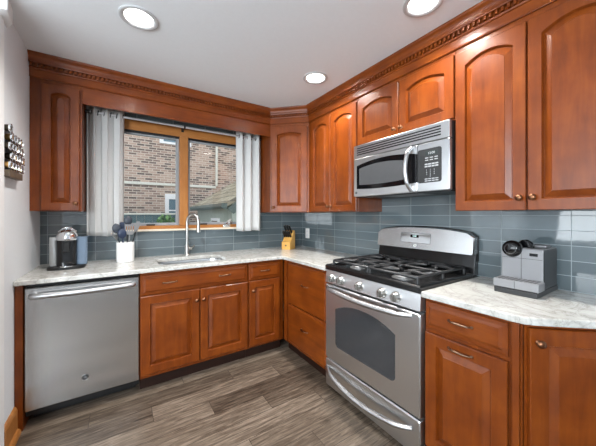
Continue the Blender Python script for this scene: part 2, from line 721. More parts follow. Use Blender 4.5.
struct('wall_back', wall_with_hole(None, -0.1, W + 0.15, -0.1, CEIL, [(WX0, WX1, WZ0, WZ1)], 0.011, 0.15), 'wall')
struct('wall_right', box(NB(), W, W + 0.15, YR, 0.15, -0.1, CEIL + 0.2), 'wall')
struct('wall_left', box(NB(), -0.1, 0.0, -0.825, 0.15, -0.1, CEIL), 'wall')
struct('wall_side', box(NB(), XL, -0.1, -0.825, -0.725, -0.1, CEIL), 'wall')
struct('wall_rear', wall_with_hole(None, XL, W, -0.1, CEIL, [(-2.35, -0.95, 0.85, 2.25)], YR - 0.1, YR), 'wall')
bm = wall_with_hole(None, 0.8, 5.0, -0.1, CEIL, [(1.35, 4.15, 0.75, 2.25)], 0, 0.1)
bmesh.ops.transform(bm, verts=bm.verts, matrix=Matrix.Translation((XL - 0.1, 0, 0)) @ Matrix.Rotation(-PI / 2, 4, 'Z'))
struct('wall_far', bm, 'wall')

# glass tile backsplashes
struct('trim_1', wall_with_hole(None, 0.0, W - 0.01, 0.85, 2.31, [(WX0, WX1, WZ0, WZ1)], 0.0, 0.011), 'tile_back', label='blue grey glass tile on the window wall')
struct('trim_2', box(NB(), W - 0.011, W, -2.95, 0.0, 0.85, 1.86), 'tile_right', label='blue grey glass tile on the stove wall')
# casing at the end of the left wall, with its plinth-like cap under the ceiling
bm = box(NB(), -0.11, 0.013, -0.910, -0.828, 0.0, 2.30)
struct('trim_3', bm, 'trim_white', bevel=0.004, label='white door casing at the end of the left wall')
bm = NB()
prism(bm, [(-0.12, -0.93), (0.05, -0.93), (0.035, -0.79), (0.0, -0.73), (-0.12, -0.73)], 2.31, CEIL)
struct('trim_4', bm, 'trim_white', bevel=0.006, label='white casing cap under the ceiling')
# golden baseboard with shoe moulding
bm = NB()
loops(bm, [[(0, y, 0), (0.016, y, 0), (0.016, y, 0.135), (0.01, y, 0.152), (0.004, y, 0.158), (0, y, 0.158)] for y in (-0.827, -0.615)])
bb = struct('baseboard_left', bm, 'oak')
bm = NB()
loops(bm, [[(0.016, y, 0), (0.034, y, 0), (0.032, y, 0.014), (0.025, y, 0.026), (0.016, y, 0.03)] for y in (-0.827, -0.63)])
obj('shoe_moulding', bm, 'oak', bb)

# ------------------------------------------------------------------ window
bm = NB()
box(bm, WX0, WX1, -0.004, 0.13, 2.05, WZ1)          # head
box(bm, WX0, WX1, -0.004, 0.13, WZ0, 1.182)         # bottom
win = struct('window_1', bm, 'oak', bevel=0.004, label='golden wood double window over the sink')
for x0, x1 in ((WX0, WX0 + 0.035), (WX1 - 0.035, WX1)):
    obj('jamb', box(NB(), x0, x1, -0.004, 0.13, 1.182, 2.05), 'oak_v', win)
obj('mullion', box(NB(), 1.007, 1.086, -0.012, 0.11, 1.182, 2.05), 'oak_v', win, 0.004)
obj('head_stop', box(NB(), WX0 + 0.035, WX1 - 0.035, 0.012, 0.05, 2.034, 2.058), 'black', win)
obj('sill', box(NB(), WX0 - 0.02, WX1 + 0.02, -0.03, 0.0, 1.132, 1.150), 'cream', win, 0.004, label='cream window sill edge')
for x0, x1 in ((WX0 + 0.035, 1.007), (1.086, WX1 - 0.035)):
    bm = NB()
    w_ = 0.026
    z0, z1 = 1.182, 2.045
    box(bm, x0, x0 + w_, 0.035, 0.065, z0, z1)
    box(bm, x1 - w_, x1, 0.035, 0.065, z0, z1)
    box(bm, x0 + w_, x1 - w_, 0.035, 0.065, z0, z0 + w_)
    box(bm, x0 + w_, x1 - w_, 0.035, 0.065, z1 - w_, z1)
    sash = obj('sash', bm, 'screen_grey', win, 0.002)
    obj('pane', box(NB(), x0 + w_ - 0.004, x1 - w_ + 0.004, 0.048, 0.052, z0 + w_ - 0.004, z1 - w_ + 0.004), 'glass', sash)
    bm = box(NB(), x0 + 0.33 if x0 < 1 else x0 + 0.12, x0 + 0.40 if x0 < 1 else x0 + 0.19, 0.005, 0.035, 1.182, 1.196)
    obj('latch', bm, 'black', win, 0.002, label='dark window latch')

# ------------------------------------------------------------------ cabinet parts
def contour(x0, x1, z0, z1, rise, d=0.0, n=14):
    """door panel outline inset by d; top is a shallow arch of the given rise"""
    a, b = x0 + d, x1 - d
    P = [(a, z0 + d), (b, z0 + d)]
    zs = z1 - rise - d
    for i in range(n + 1):
        t = i / n
        x = b + (a - b) * t
        u = 2 * t - 1
        P.append((x, zs + rise * (1 - u * u)))
    return P


def make_door(parent, x0, x1, z0, z1, yf, rise=0.0, stile=0.05, mat='wood_v', th=0.02, rail=None, top=None):
    """raised panel door: frame with moulded inner edge, and the raised panel as its own mesh"""
    rail = rail or stile
    top = top or rail
    n = 14
    ix0, ix1, iz0, iz1 = x0 + stile, x1 - stile, z0 + rail, z1 - top
    inner = contour(ix0, ix1, iz0, iz1, rise, 0, n)
    outer = [(x0, z0), (x1, z0)] + [(x1 + (x0 - x1) * i / n, z1) for i in range(n + 1)]
    oin = [(x0 + .003, z0 + .003), (x1 - .003, z0 + .003)] + [((x1 - .003) + (x0 - x1 + .006) * i / n, z1 - .003) for i in range(n + 1)]
    yb = yf + th
    bm = NB()
    c2 = contour(ix0, ix1, iz0, iz1, rise, 0.006, n)
    L = [[(p[0], yb, p[1]) for p in outer], [(p[0], yf + 0.003, p[1]) for p in outer], [(p[0], yf, p[1]) for p in oin],
         [(p[0], yf, p[1]) for p in inner], [(p[0], yf + 0.004, p[1]) for p in contour(ix0, ix1, iz0, iz1, rise, 0.002, n)],
         [(p[0], yf + 0.014, p[1]) for p in c2], [(p[0], yb, p[1]) for p in c2]]
    R = loops(bm, L, False, False)
    for i in range(len(outer)):
        j = (i + 1) % len(outer)
        bm.faces.new((R[-1][i], R[-1][j], R[0][j], R[0][i]))
    d = obj('door', bm, mat, parent)
    bm = NB()
    pc = lambda q, y: [(p[0], y, p[1]) for p in contour(ix0, ix1, iz0, iz1, rise, q, n)]
    loops(bm, [pc(0.0055, yb - 0.001), pc(0.0055, yf + 0.015), pc(0.010, yf + 0.014), pc(0.034, yf + 0.003), pc(0.036, yf + 0.001)])
    obj('raised_panel', bm, mat, d)
    return d


def make_drawer(parent, x0, x1, z0, z1, yf, mat='wood_h', th=0.02, raised=True, name='drawer'):
    bm = NB()
    R = lambda q, y: [(x0 + q, y, z0 + q), (x1 - q, y, z0 + q), (x1 - q, y, z1 - q), (x0 + q, y, z1 - q)]
    L = [R(0, yf + th), R(0, yf + 0.009), R(0.004, yf + 0.006)]
    if raised:
        L += [R(0.018, yf + 0.005), R(0.030, yf)]
    else:
        L += [R(0.012, yf)]
    loops(bm, L)
    return obj(name, bm, mat, parent)


def knob(parent, x, z, y, m='bronze'):
    bm = lathe(NB(), [(0.009, 0), (0.009, 0.002), (0.005, 0.005), (0.005, 0.012), (0.013, 0.016), (0.0155, 0.021), (0.013, 0.026), (0.006, 0.029), (0.0, 0.0295)], (x, y, z), 'y', 16)
    return obj('knob', bm, m, parent, smooth=50)


def pull(parent, x, z, y, m='pewter', half=0.045, name='pull'):
    bm = NB()
    pts = []
    for i in range(13):
        t = -1 + 2 * i / 12
        pts.append((x + half * t, y - 0.004 - 0.022 * (1 - t ** 4), z + 0.004 * (1 - t * t)))
    tube(bm, pts, [0.0035 + 0.0018 * (1 - abs(-1 + 2 * i / 12)) for i in range(13)], 8)
    for s in (-1, 1):
        lathe(bm, [(0.007, -0.001), (0.0065, 0.003), (0.003, 0.007), (0, 0.0075)], (x + s * half, y, z), 'y', 10)
    return obj(name, bm, m, parent, smooth=50)


def bake(root):
    """turn the meshes instead of the root, so the root stays square to the room"""
    Rm = root.rotation_euler.to_matrix().to_4x4()
    todo = list(root.children)
    while todo:
        o = todo.pop()
        o.data.transform(Rm)
        todo += list(o.children)
    root.rotation_euler = (0, 0, 0)


# ------------------------------------------------------------------ base cabinets
YD = -0.63         # door faces
TOE = 0.10


def carcass(parent, w, depth=DB, z0=TOE, z1=0.866, toe=True, back=-0.012, name='carcass', lx=0.0):
    obj(name, box(NB(), lx + 0.0005, w - 0.0005, -depth, back, z0, z1), 'wood_v', parent, 0.001, seg=1)
    if toe:
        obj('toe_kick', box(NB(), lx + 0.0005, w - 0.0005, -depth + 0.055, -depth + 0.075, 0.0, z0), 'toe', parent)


o = tag(obj('end_panel', box(NB(), 0.002, 0.038, -0.622, -0.012, 0.0, 0.866), 'wood_v', None, 0.002), 'narrow cherry wood end panel between left wall and dishwasher', 'panel')

# sink base with hole for the bowl: carcass made of sides, back, bottom and face frame
X1 = 0.643
c = thing('base_cabinet', 'wide cherry sink cabinet under the window, two doors below long false drawer', 'cabinet', (X1 - 0.004, 0, 0), 0)
w_ = 0.823
bm = NB()
box(bm, 0.0005, 0.018, -DB, -0.012, TOE, 0.866)
box(bm, w_ - 0.018, w_ - 0.0005, -DB, -0.012, TOE, 0.866)
box(bm, 0.018, w_ - 0.018, -DB, -0.012, TOE, TOE + 0.018)
box(bm, 0.018, w_ - 0.018, -DB, -DB + 0.018, 0.83, 0.866)
box(bm, 0.018, w_ - 0.018, -DB, -DB + 0.018, 0.68, 0.72)
box(bm, w_ / 2 - 0.03, w_ / 2 + 0.03, -DB, -DB + 0.018, TOE + 0.018, 0.68)
box(bm, 0.018, w_ - 0.018, -0.03, -0.012, TOE + 0.018, 0.7)
obj('carcass', bm, 'wood_v', c)
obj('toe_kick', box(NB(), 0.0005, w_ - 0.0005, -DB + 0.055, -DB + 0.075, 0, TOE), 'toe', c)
dr = make_drawer(c, 0.006, w_ - 0.006, 0.704, 0.850, YD, name='drawer_front')
pull(dr, 0.196, 0.779, YD)
pull(dr, 0.615, 0.781, YD)
d = make_door(c, 0.006, 0.409, 0.128, 0.694, YD, stile=0.058)
knob(d, 0.386, 0.612, YD)
d = make_door(c, 0.417, w_ - 0.006, 0.128, 0.694, YD, stile=0.058)
knob(d, 0.440, 0.612, YD)

c = thing('base_cabinet', 'narrow cherry cabinet in the back corner with one small drawer over one door', 'cabinet', (1.464, 0, 0), 0)
w_ = 0.36
carcass(c, w_)
dr = make_drawer(c, 0.010, 0.316, 0.704, 0.850, YD)
pull(dr, 0.160, 0.779, YD, half=0.038)
d = make_door(c, 0.010, 0.316, 0.122, 0.694, YD, stile=0.055)
knob(d, 0.042, 0.612, YD)

# drawer stack on the stove wall (local frame: x towards camera)
c = thing('base_cabinet', 'cherry cabinet with two deep plain drawers left of the stove', 'cabinet', (W, -0.612, 0), RZ)
w_ = 0.668
carcass(c, w_)
obj('corner_post', box(NB(), 0.035, 0.085, YD + 0.004, -DB, 0.112, 0.862), 'wood_v', c, 0.002)
for z0, z1, zp in ((0.475, 0.845, 0.685), (0.128, 0.466, 0.313)):
    dr = make_drawer(c, 0.105, 0.660, z0, z1, YD, raised=False)
    pull(dr, 0.382, zp, YD, 'bronze')

# 18 inch cabinet right of the stove
c = thing('base_cabinet', 'cherry cabinet right of the stove with one drawer over a pull handled door', 'cabinet', (W, -2.056, 0), RZ)
w_ = 0.402
carcass(c, w_)
dr = make_drawer(c, 0.008, 0.358, 0.715, 0.850, YD)
pull(dr, 0.178, 0.788, YD, half=0.05)
d = make_door(c, 0.008, 0.358, 0.122, 0.695, YD, stile=0.056)
pull(d, 0.178, 0.660, YD, half=0.05)
obj('stile', box(NB(), 0.372, 0.396, YD + 0.002, -DB, 0.112, 0.862), 'wood_v', c, 0.002)

# angled end cabinet: face turns back towards the wall
p0 = Vector((W - DB - 0.0, -2.46))
fa = Vector((0.209, -0.187)).normalized()
flen = 0.62
p1 = p0 + fa * flen
rzA = math.atan2(fa.y, fa.x)
c = thing('base_cabinet', 'angled cherry end cabinet at the right edge with one knobbed door', 'cabinet', (p0.x, p0.y, 0), rzA)
Ri = Matrix.Rotation(-rzA, 2)
loc2 = lambda q: tuple(Ri @ (Vector(q) - p0))
poly = [(0.001, 0.0), (flen, 0.0), loc2((W - 0.013, p1.y)), loc2((W - 0.013, p0.y))]
obj('carcass', prism(NB(), poly, TOE, 0.866), 'wood_v', c, 0.001)
poly = [(0.10, 0.055), (flen - 0.02, 0.055), (flen - 0.02, 0.075), (0.12, 0.075)]
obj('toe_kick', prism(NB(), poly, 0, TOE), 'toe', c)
d = make_door(c, 0.012, 0.56, 0.122, 0.850, -0.02, stile=0.062)
knob(d, 0.038, 0.800, -0.02)
bake(c)

# ------------------------------------------------------------------ worktops
def edge_bevel(o):
    md = o.modifiers.new('bevel', 'BEVEL')
    md.width = 0.005
    md.segments = 2
    md.limit_method = 'ANGLE'
    md.angle_limit = math.radians(50)
    return o


CD = 0.648
xr = W - CD
sink_hole = rrect(0.775, 1.315, -0.545, -0.195, 0.075, 6)
yst = -1.284
bm = holed(NB(), [(0.001, -CD), (xr - 0.012, -CD), (xr, -CD - 0.012), (xr, yst), (W - 0.012, yst), (W - 0.012, -0.001), (0.001, -0.001)], [sink_hole], CT - 0.03, CT)
tag(edge_bevel(obj('worktop', bm, 'granite')), 'L-shaped white grey granite worktop with sink cutout, under the window', 'worktop')
q = fa
nrm = Vector((fa.y, -fa.x))       # outward from the angled face
pa = p0 + nrm * 0.038
b0 = Vector((xr, 0))
# bend where the straight edge meets the angled edge
tt = (xr - pa.x) / fa.x
bend = pa + fa * tt
be = pa + fa * (flen + 0.02)
bpre = bend + Vector((0, 0.04))
bpost = bend + fa * 0.04
bm = prism(NB(), [(W - 0.012, -2.054), (xr, -2.054), bpre, bend + (bpre + bpost - 2 * bend) * 0.25, bpost, be, (W - 0.012, be.y)], CT - 0.03, CT)
tag(edge_bevel(obj('worktop', bm, 'granite')), 'short white grey granite worktop with angled end, right of the stove', 'worktop')

# ------------------------------------------------------------------ upper cabinets
YU = -DU - 0.02


def upper_carcass(parent, w, z0, z1=UT, lx=0.0, depth=DU):
    return obj('carcass', box(NB(), lx + 0.0005, w - 0.0005, -depth, -0.0115, z0, z1), 'wood_v', parent, 0.001, seg=1)


c = thing('upper_cabinet', 'narrow cherry upper cabinet left of the window against left wall', 'cabinet', (0.001, 0, UB), 0)
obj('carcass', box(NB(), 0.0005, 0.283, -DU, -0.0005, 0, UT - UB), 'wood_v', c, 0.001, seg=1)
d = make_door(c, 0.060, 0.271, 0.006, 0.888, YU, rise=0.022, stile=0.052, top=0.045)
knob(d, 0.248, 0.055, YU)

face = Vector((2.141 - 1.847, -0.594 + 0.30))
c = thing('upper_cabinet', 'diagonal cherry upper cabinet in the corner right of the window', 'cabinet', (1.847, -DU, UB), -PI / 4)
R45 = Matrix.Rotation(PI / 4, 2)
lq = lambda p: tuple(R45 @ (Vector(p) - Vector((1.847, -DU))))
poly = [lq((1.8475, -0.0005)), lq((1.8475, -DU)), lq((2.1405, -0.593)), lq((W - 0.0115, -0.593)), lq((W - 0.0115, -0.0005))]
obj('carcass', prism(NB(), poly, 0, UT - UB), 'wood_v', c, 0.001)
fl = face.length
d = make_door(c, 0.018, fl - 0.018, 0.006, 0.888, -0.02, rise=0.022, stile=0.06)
knob(d, 0.042, 0.052, -0.02)
bake(c)

c = thing('upper_cabinet', 'cherry upper cabinet with two arched doors between corner and microwave', 'cabinet', (W, -0.595, UB), RZ)
upper_carcass(c, 0.688, 0, UT - UB)
d = make_door(c, 0.050, 0.352, 0.006, 0.892, YU, rise=0.032, stile=0.05)
knob(d, 0.330, 0.052, YU)
d = make_door(c, 0.358, 0.682, 0.006, 0.892, YU, rise=0.032, stile=0.05)
knob(d, 0.380, 0.052, YU)

c = thing('upper_cabinet', 'short cherry upper cabinet with two arched doors above the microwave', 'cabinet', (W, -1.284, 1.832), RZ)
upper_carcass(c, 0.766, 0, UT - 1.832)
d = make_door(c, 0.006, 0.390, 0.010, 0.370, YU, rise=0.032, stile=0.052)
knob(d, 0.366, 0.045, YU)
d = make_door(c, 0.398, 0.762, 0.010, 0.370, YU, rise=0.032, stile=0.052)
knob(d, 0.420, 0.045, YU)

c = thing('upper_cabinet', 'tall cherry upper cabinet with two large arched doors right of the microwave', 'cabinet', (W, -2.051, UB), RZ)
upper_carcass(c, 0.668, 0, UT - UB)
d = make_door(c, 0.006, 0.328, -0.004, 0.888, YU, rise=0.036, stile=0.05)
knob(d, 0.307, 0.055, YU)
d = make_door(c, 0.335, 0.660, -0.004, 0.888, YU, rise=0.036, stile=0.05)
knob(d, 0.357, 0.055, YU)

# valance over the window
v = tag(obj('valance', box(NB(), 0.285, 1.846, -DU, -DU + 0.02, 2.109, UT), 'wood_h', None, 0.002), 'cherry wood valance board spanning above the window', 'valance')

# crown moulding, one run round all the uppers
PATH = [Vector(p) for p in ((0.001, -DU), (1.847, -DU), (2.141, -0.594), (2.141, -2.7195))]


def offset_path(d):
    out = []
    for i, p in enumerate(PATH):
        ns = []
        if i > 0:
            t = (p - PATH[i - 1]).normalized()
            ns.append(Vector((t.y, -t.x)))
        if i < len(PATH) - 1:
            t = (PATH[i + 1] - p).normalized()
            ns.append(Vector((t.y, -t.x)))
        if len(ns) == 1:
            out.append(p + ns[0] * d)
        else:
            m = (ns[0] + ns[1]).normalized()
            out.append(p + m * (d / m.dot(ns[0])))
    return out


def sweep(bm, prof):
    rows = [[(q.x, q.y, z) for q in offset_path(d)] for d, z in prof]
    L = [[rows[k][i] for k in range(len(prof))] for i in range(len(PATH))]
    loops(bm, L)
    return bm


cr = thing('crown_moulding', 'cherry crown moulding with dentil strip running along all upper cabinets under ceiling', 'moulding', (0, 0, 2.232))
dz = -2.232
prof = [(0.0006, 2.3005), (0.010, 2.3005), (0.010, 2.3235), (0.030, 2.325), (0.032, 2.332), (0.030, 2.336), (0.031, 2.346), (0.034, 2.360), (0.043, 2.371), (0.050, 2.376), (0.053, 2.382), (0.053, CEIL - 0.0008), (0.0006, CEIL - 0.0008)]
obj('cove', sweep(NB(), [(d, z + dz) for d, z in prof]), 'wood_y', cr, smooth=30)
prof = [(0.0006, 2.232), (0.010, 2.232), (0.012, 2.236), (0.0085, 2.242), (0.0085, 2.286), (0.016, 2.290), (0.018, 2.296), (0.016, 2.300), (0.0006, 2.300)]
obj('frieze', sweep(NB(), [(d, z + dz) for d, z in prof]), 'wood_y', cr, smooth=30)
bm = NB()
for a, b in zip(PATH, PATH[1:]):
    t = (b - a)
    n_ = Vector((t.y, -t.x)).normalized()
    L_ = t.length
    t.normalize()
    k = int(L_ / 0.026)
    for i in range(k):
        s = (i + 0.5) * L_ / k
        e = 0.0060
        P = [a + t * (s - e) + n_ * 0.0102, a + t * (s + e) + n_ * 0.0102, a + t * (s + e) + n_ * 0.0265, a + t * (s - e) + n_ * 0.0265]
        prism(bm, [(p.x, p.y) for p in P], 2.303 + dz, 2.3235 + dz)
obj('dentil_strip', bm, 'wood_y', cr)

# ------------------------------------------------------------------ dishwasher
dw = thing('dishwasher', 'stainless steel dishwasher with towel bar handle left of sink cabinet', 'dishwasher', (0.041, 0, 0), 0)
w_ = 0.596
obj('body', box(NB(), 0.002, w_ - 0.002, -0.575, -0.03, 0.062, 0.855), 'charcoal', dw)
bm = slab_xz(NB(), rrect(0.003, w_ - 0.003, 0.105, 0.842, 0.006, 3), -0.576, -0.622, 0.004)
obj('door', bm, 'steel_z', dw)
obj('toe_panel', box(NB(), 0.002, w_ - 0.002, -0.584, -0.5755, 0.060, 0.104), 'black', dw)
obj('foot_rail', box(NB(), 0.02, w_ - 0.02, -0.50, -0.48, 0.0, 0.062), 'black', dw)
obj('control_strip', box(NB(), 0.003, w_ - 0.003, -0.600, -0.576, 0.846, 0.858), 'black_gloss', dw)
bm = NB()
hx0, hx1 = 0.035, w_ - 0.035
pts = [(hx0, -0.620, 0.795), (hx0 + 0.004, -0.645, 0.795)]
for i in range(13):
    t = i / 12
    pts.append((hx0 + 0.02 + (hx1 - hx0 - 0.04) * t, -0.655 - 0.012 * math.sin(PI * t), 0.795))
pts += [(hx1 - 0.004, -0.645, 0.795), (hx1, -0.620, 0.795)]
tube(bm, pts, 0.017, 14)
obj('handle', bm, 'steel_light', dw, smooth=60)


def badge(parent, x, y, z, r, face_m, ring_m, text_m):
    b = obj('badge', lathe(NB(), [(r, -0.001), (r, 0.002), (r * 0.86, 0.0032), (0, 0.0032)], (x, y, z), 'y', 28), face_m, parent, smooth=40)
    bm = NB()
    tube(bm, [(x + r * 0.9 * math.cos(a * PI / 14), y - 0.003, z + r * 0.9 * math.sin(a * PI / 14)) for a in range(29)], r * 0.07, 6)
    obj('badge_ring', bm, ring_m, b)
    tx = put_text('badge_letters', 'GE', r * 0.72, (x, y - 0.0036, z), text_m, b)
    return b


badge(dw, 0.289, -0.622, 0.226, 0.019, 'black', 'nickel', 'key_grey')

# ------------------------------------------------------------------ range
rg = thing('gas_range', 'stainless steel freestanding gas range with black cooktop', 'range', (W, -1.286, 0), RZ)
w_ = 0.763
RF = -(W - 1.80)      # local y of the front
body = obj('body', box(NB(), 0.004, w_ - 0.004, RF + 0.045, -0.02, 0.03, 0.895), 'charcoal', rg, 0.002)
body['label'] = 'dark painted side of the range body'
# cooktop tray
bm = NB()
P = [(0.0, RF - 0.005), (w_, RF - 0.005), (w_, -0.075), (0.0, -0.075)]
ins = lambda d: [(d, RF - 0.005 + d), (w_ - d, RF - 0.005 + d), (w_ - d, -0.075 - d), (d, -0.075 - d)]
rows = [[(x, y, 0.882) for x, y in P], [(x, y, 0.912) for x, y in P], [(x, y, 0.920) for x, y in ins(0.008)], [(x, y, 0.920) for x, y in ins(0.03)], [(x, y, 0.908) for x, y in ins(0.045)]]
loops(bm, rows)
obj('cooktop', bm, 'black_enamel', rg, 0.003)
# control panel, leaning back a little
bm = NB()
loops(bm, [[(x, RF + 0.044, 0.788), (x, RF - 0.004, 0.788), (x, RF + 0.004, 0.880), (x, RF + 0.044, 0.880)] for x in (0.002, w_ - 0.002)])
obj('control_panel', bm, 'steel_range', rg, 0.003)
for kx in (0.077, 0.171, 0.343, 0.521, 0.617):
    kb = obj('knob', lathe(NB(), [(0.030, -0.006), (0.030, 0.004), (0.026, 0.008), (0.0245, 0.026), (0.021, 0.030), (0, 0.030)], (kx, RF - 0.0005, 0.829), 'y', 22), 'nickel', rg, smooth=40)
    bm = box(NB(), kx - 0.0060, kx + 0.0060, RF - 0.043, RF - 0.030, 0.829 - 0.019, 0.829 + 0.019)
    obj('grip', bm, 'nickel', kb, 0.002)
    obj('pointer', box(NB(), kx - 0.0012, kx + 0.0012, RF - 0.0438, RF - 0.043, 0.835, 0.847), 'black', kb)
# oven door with arched glass
bm = slab_xz(NB(), rrect(0.002, w_ - 0.002, 0.238, 0.774, 0.008, 3), RF + 0.044, RF - 0.004, 0.006)
od = obj('oven_door', bm, 'steel_range', rg, smooth=35)


def arched(x0, x1, z0, zs, rise, n=16, r=0.03):
    P = []
    for cx, a in ((x0 + r, PI), (x1 - r, 1.5 * PI)):
        for i in range(6):
            t = a + PI / 2 * i / 5
            P.append((cx + r * math.cos(t), z0 + r + r * math.sin(t)))
    for i in range(n + 1):
        t = i / n
        x = x1 + (x0 - x1) * t
        u = 2 * t - 1
        P.append((x, zs + rise * (1 - abs(u) ** 2.2)))
    return P


obj('glass', slab_xz(NB(), arched(0.113, 0.612, 0.352, 0.618, 0.058), RF, RF - 0.0058, 0.001), 'dark_glass', od)


def bowed_handle(parent, z, x0, x1, dz_, dy, r=0.0165, z1=None):
    pts = []
    n = 18
    for i in range(n + 1):
        t = i / n
        s = math.sin(PI * t)
        e = min(1, min(t, 1 - t) * 9)
        pts.append((x0 + (x1 - x0) * t, RF - 0.006 - 0.030 * e ** 0.6 - dy * s, z + dz_ * s))
    rr = [r * (0.75 + 0.25 * min(1, min(i, n - i) / 3)) for i in range(n + 1)]
    return obj('handle', tube(NB(), pts, rr, 12), 'steel_light', parent, smooth=60)


bowed_handle(od, 0.757, 0.022, w_ - 0.045, -0.012, 0.018)
bm = slab_xz(NB(), rrect(0.002, w_ - 0.002, 0.035, 0.228, 0.008, 3), RF + 0.044, RF - 0.004, 0.006)
sd = obj('storage_drawer', bm, 'steel_range', rg, smooth=35)
bowed_handle(sd, 0.170, 0.018, w_ - 0.045, -0.042, 0.022, 0.0155)
# backguard
BG = -(W - 2.38)
bm = NB()
loops(bm, [[(x, BG + 0.012, 0.90), (x, BG - 0.012, 0.905), (x, BG + 0.012, 1.035), (x, -0.014, 1.035), (x, -0.014, 0.90)] for x in (0.004, w_ - 0.004)])
obj('backguard_base', bm, 'black_enamel', rg, 0.002)


def bg_poly(x0, x1, z0, zs, rise, n=20):
    P = [(x0 + 0.006, z0), (x1 - 0.006, z0), (x1, z0 + 0.01)]
    for i in range(n + 1):
        t = i / n
        x = x1 + (x0 - x1) * t
        u = 2 * t - 1
        P.append((x, zs + rise * (1 - abs(u) ** 2.4) - 0.02 * max(0, abs(u) - 0.96) / 0.04))
    P.append((x0, z0 + 0.01))
    return P


pl = bg_poly(0.002, w_ - 0.002, 1.028, 1.160, 0.033)
bm = NB()
bgy = lambda z, q: BG + q + (z - 1.03) * 0.10
loops(bm, [[(x, -0.030, z) for x, z in pl], [(x, bgy(z, -0.012), z) for x, z in pl], [(w_ / 2 + (x - w_ / 2) * 0.985, bgy(z, -0.020), 1.09 + (z - 1.09) * 0.95) for x, z in pl]])
bk = obj('backguard', bm, 'steel_z', rg, smooth=35)
obj('backguard_shell', slab_xz(NB(), bg_poly(0.0, w_, 0.98, 1.166, 0.034), -0.013, -0.030), 'black_enamel', rg, label='black rear shell of the backguard')
ph = math.atan(0.10)


def on_bg(bm, z):
    return bm


# touch panel outline, clock and white badge on the backguard
for nm, x0, x1, z0, z1, m, q in (('touch_panel', 0.235, 0.475, 1.075, 1.147, 'steel_light', -0.0205), ('clock_display', 0.315, 0.385, 1.113, 1.135, 'black_gloss', -0.0218)):
    bm = NB()
    loops(bm, [[(x, bgy(z, q + k), z) for x, z in rrect(x0, x1, z0, z1, 0.006, 3)] for k in (0.004, 0.0)])
    tp = obj(nm, bm, m, bk)
bm = NB()
fr_ = [(x, bgy(z, -0.0208), z) for x, z in rrect(0.235, 0.475, 1.075, 1.147, 0.006, 3)]
tube(bm, fr_ + [fr_[0]], 0.0012, 6)
obj('panel_outline', bm, 'charcoal', bk)
put_text('clock_digits', '12:00', 0.015, (0.35, bgy(1.124, -0.0222), 1.124), emit('clock_digit_glow', (0.3, 0.8, 0.7, 1), 0.6), bk)
badge(rg, 0.357, bgy(1.055, -0.019), 1.055, 0.013, 'white_plastic', 'chrome', 'charcoal')

# burners and grates
bc = [(0.20, -0.50), (0.20, -0.215), (0.563, -0.50), (0.563, -0.215)]
for i, (bx, by) in enumerate(bc):
    r = (0.050, 0.038, 0.055, 0.042)[i]
    bu = obj('burner', lathe(NB(), [(r * 1.25, 0.9075), (r * 1.25, 0.911), (r * 0.98, 0.913), (r * 0.98, 0.922), (r * 0.9, 0.925), (0, 0.925)], (bx, by, 0), 'z', 28), 'burner', rg, smooth=40)
    obj('burner_cap', lathe(NB(), [(r * 0.8, 0.9245), (r * 0.82, 0.928), (r * 0.74, 0.934), (0, 0.936)], (bx, by, 0), 'z', 28), 'iron' if i % 2 else 'grey_plastic', bu, smooth=40)


def grate(parent, cx, x0, x1, y0, y1, cents):
    bm = NB()
    r = 0.0085
    zt = 0.950
    tube(bm, [(x0 + 0.01, y0, zt), (x1 - 0.01, y0, zt), (x1, y0 + 0.01, zt), (x1, y1 - 0.01, zt), (x1 - 0.01, y1, zt), (x0 + 0.01, y1, zt), (x0, y1 - 0.01, zt), (x0, y0 + 0.01, zt), (x0 + 0.01, y0, zt)], r, 8)
    ym = (y0 + y1) / 2
    tube(bm, [(x0, ym, zt), (x1, ym, zt)], r, 8)
    for fx in (x0, x1):
        for fy in (y0 + 0.005, y1 - 0.005, ym):
            tube(bm, [(fx, fy, zt), (fx, fy, 0.9105)], [r, r * 1.2], 8)
    for bx, by in cents:
        for k in range(4):
            a = PI / 4 + k * PI / 2
            # curved fingers sweeping from the frame in to the burner
            ex = x1 if math.cos(a) > 0 else x0
            ya, yb_ = (ym, y1) if by > ym else (y0, ym)
            ey = yb_ if math.sin(a) > 0 else ya
            sx = bx + (ex - bx) * 0.55
            P0, P1, P2 = Vector((sx, ey, zt)), Vector((bx + (ex - bx) * 0.62, by + (ey - by) * 0.35, zt + 0.008)), Vector((bx + 0.024 * math.cos(a), by + 0.024 * math.sin(a), zt + 0.004))
            pts = [(P0 * (1 - t) ** 2 + P1 * 2 * t * (1 - t) + P2 * t * t) for t in [i / 8 for i in range(9)]]
            tube(bm, pts, [r] * 6 + [r * 0.9, r * 0.8, r * 0.7], 8)
        for s in (-1, 1):
            ex = x1 if s > 0 else x0
            tube(bm, [(ex, by, zt), ((ex + bx) / 2, by, zt + 0.006), (bx + s * 0.03, by, zt + 0.004)], [r, r, r * 0.75], 8)
    return obj('grate', bm, 'iron', parent, smooth=60)


grate(rg, 0.20, 0.045, 0.372, -0.605, -0.105, bc[:2])
grate(rg, 0.56, 0.391, 0.718, -0.605, -0.105, bc[2:])

# ------------------------------------------------------------------ microwave
mw = thing('microwave', 'stainless steel over-range microwave with curved bar handle above the stove', 'microwave', (W, -1.287, 1.427), RZ)
w_ = 0.757
MF = -(W - 2.085)
MH = 0.401
obj('body', box(NB(), 0.002, w_ - 0.002, MF + 0.03, -0.013, 0.004, MH), 'charcoal', mw, 0.003, label='dark casing of the microwave')
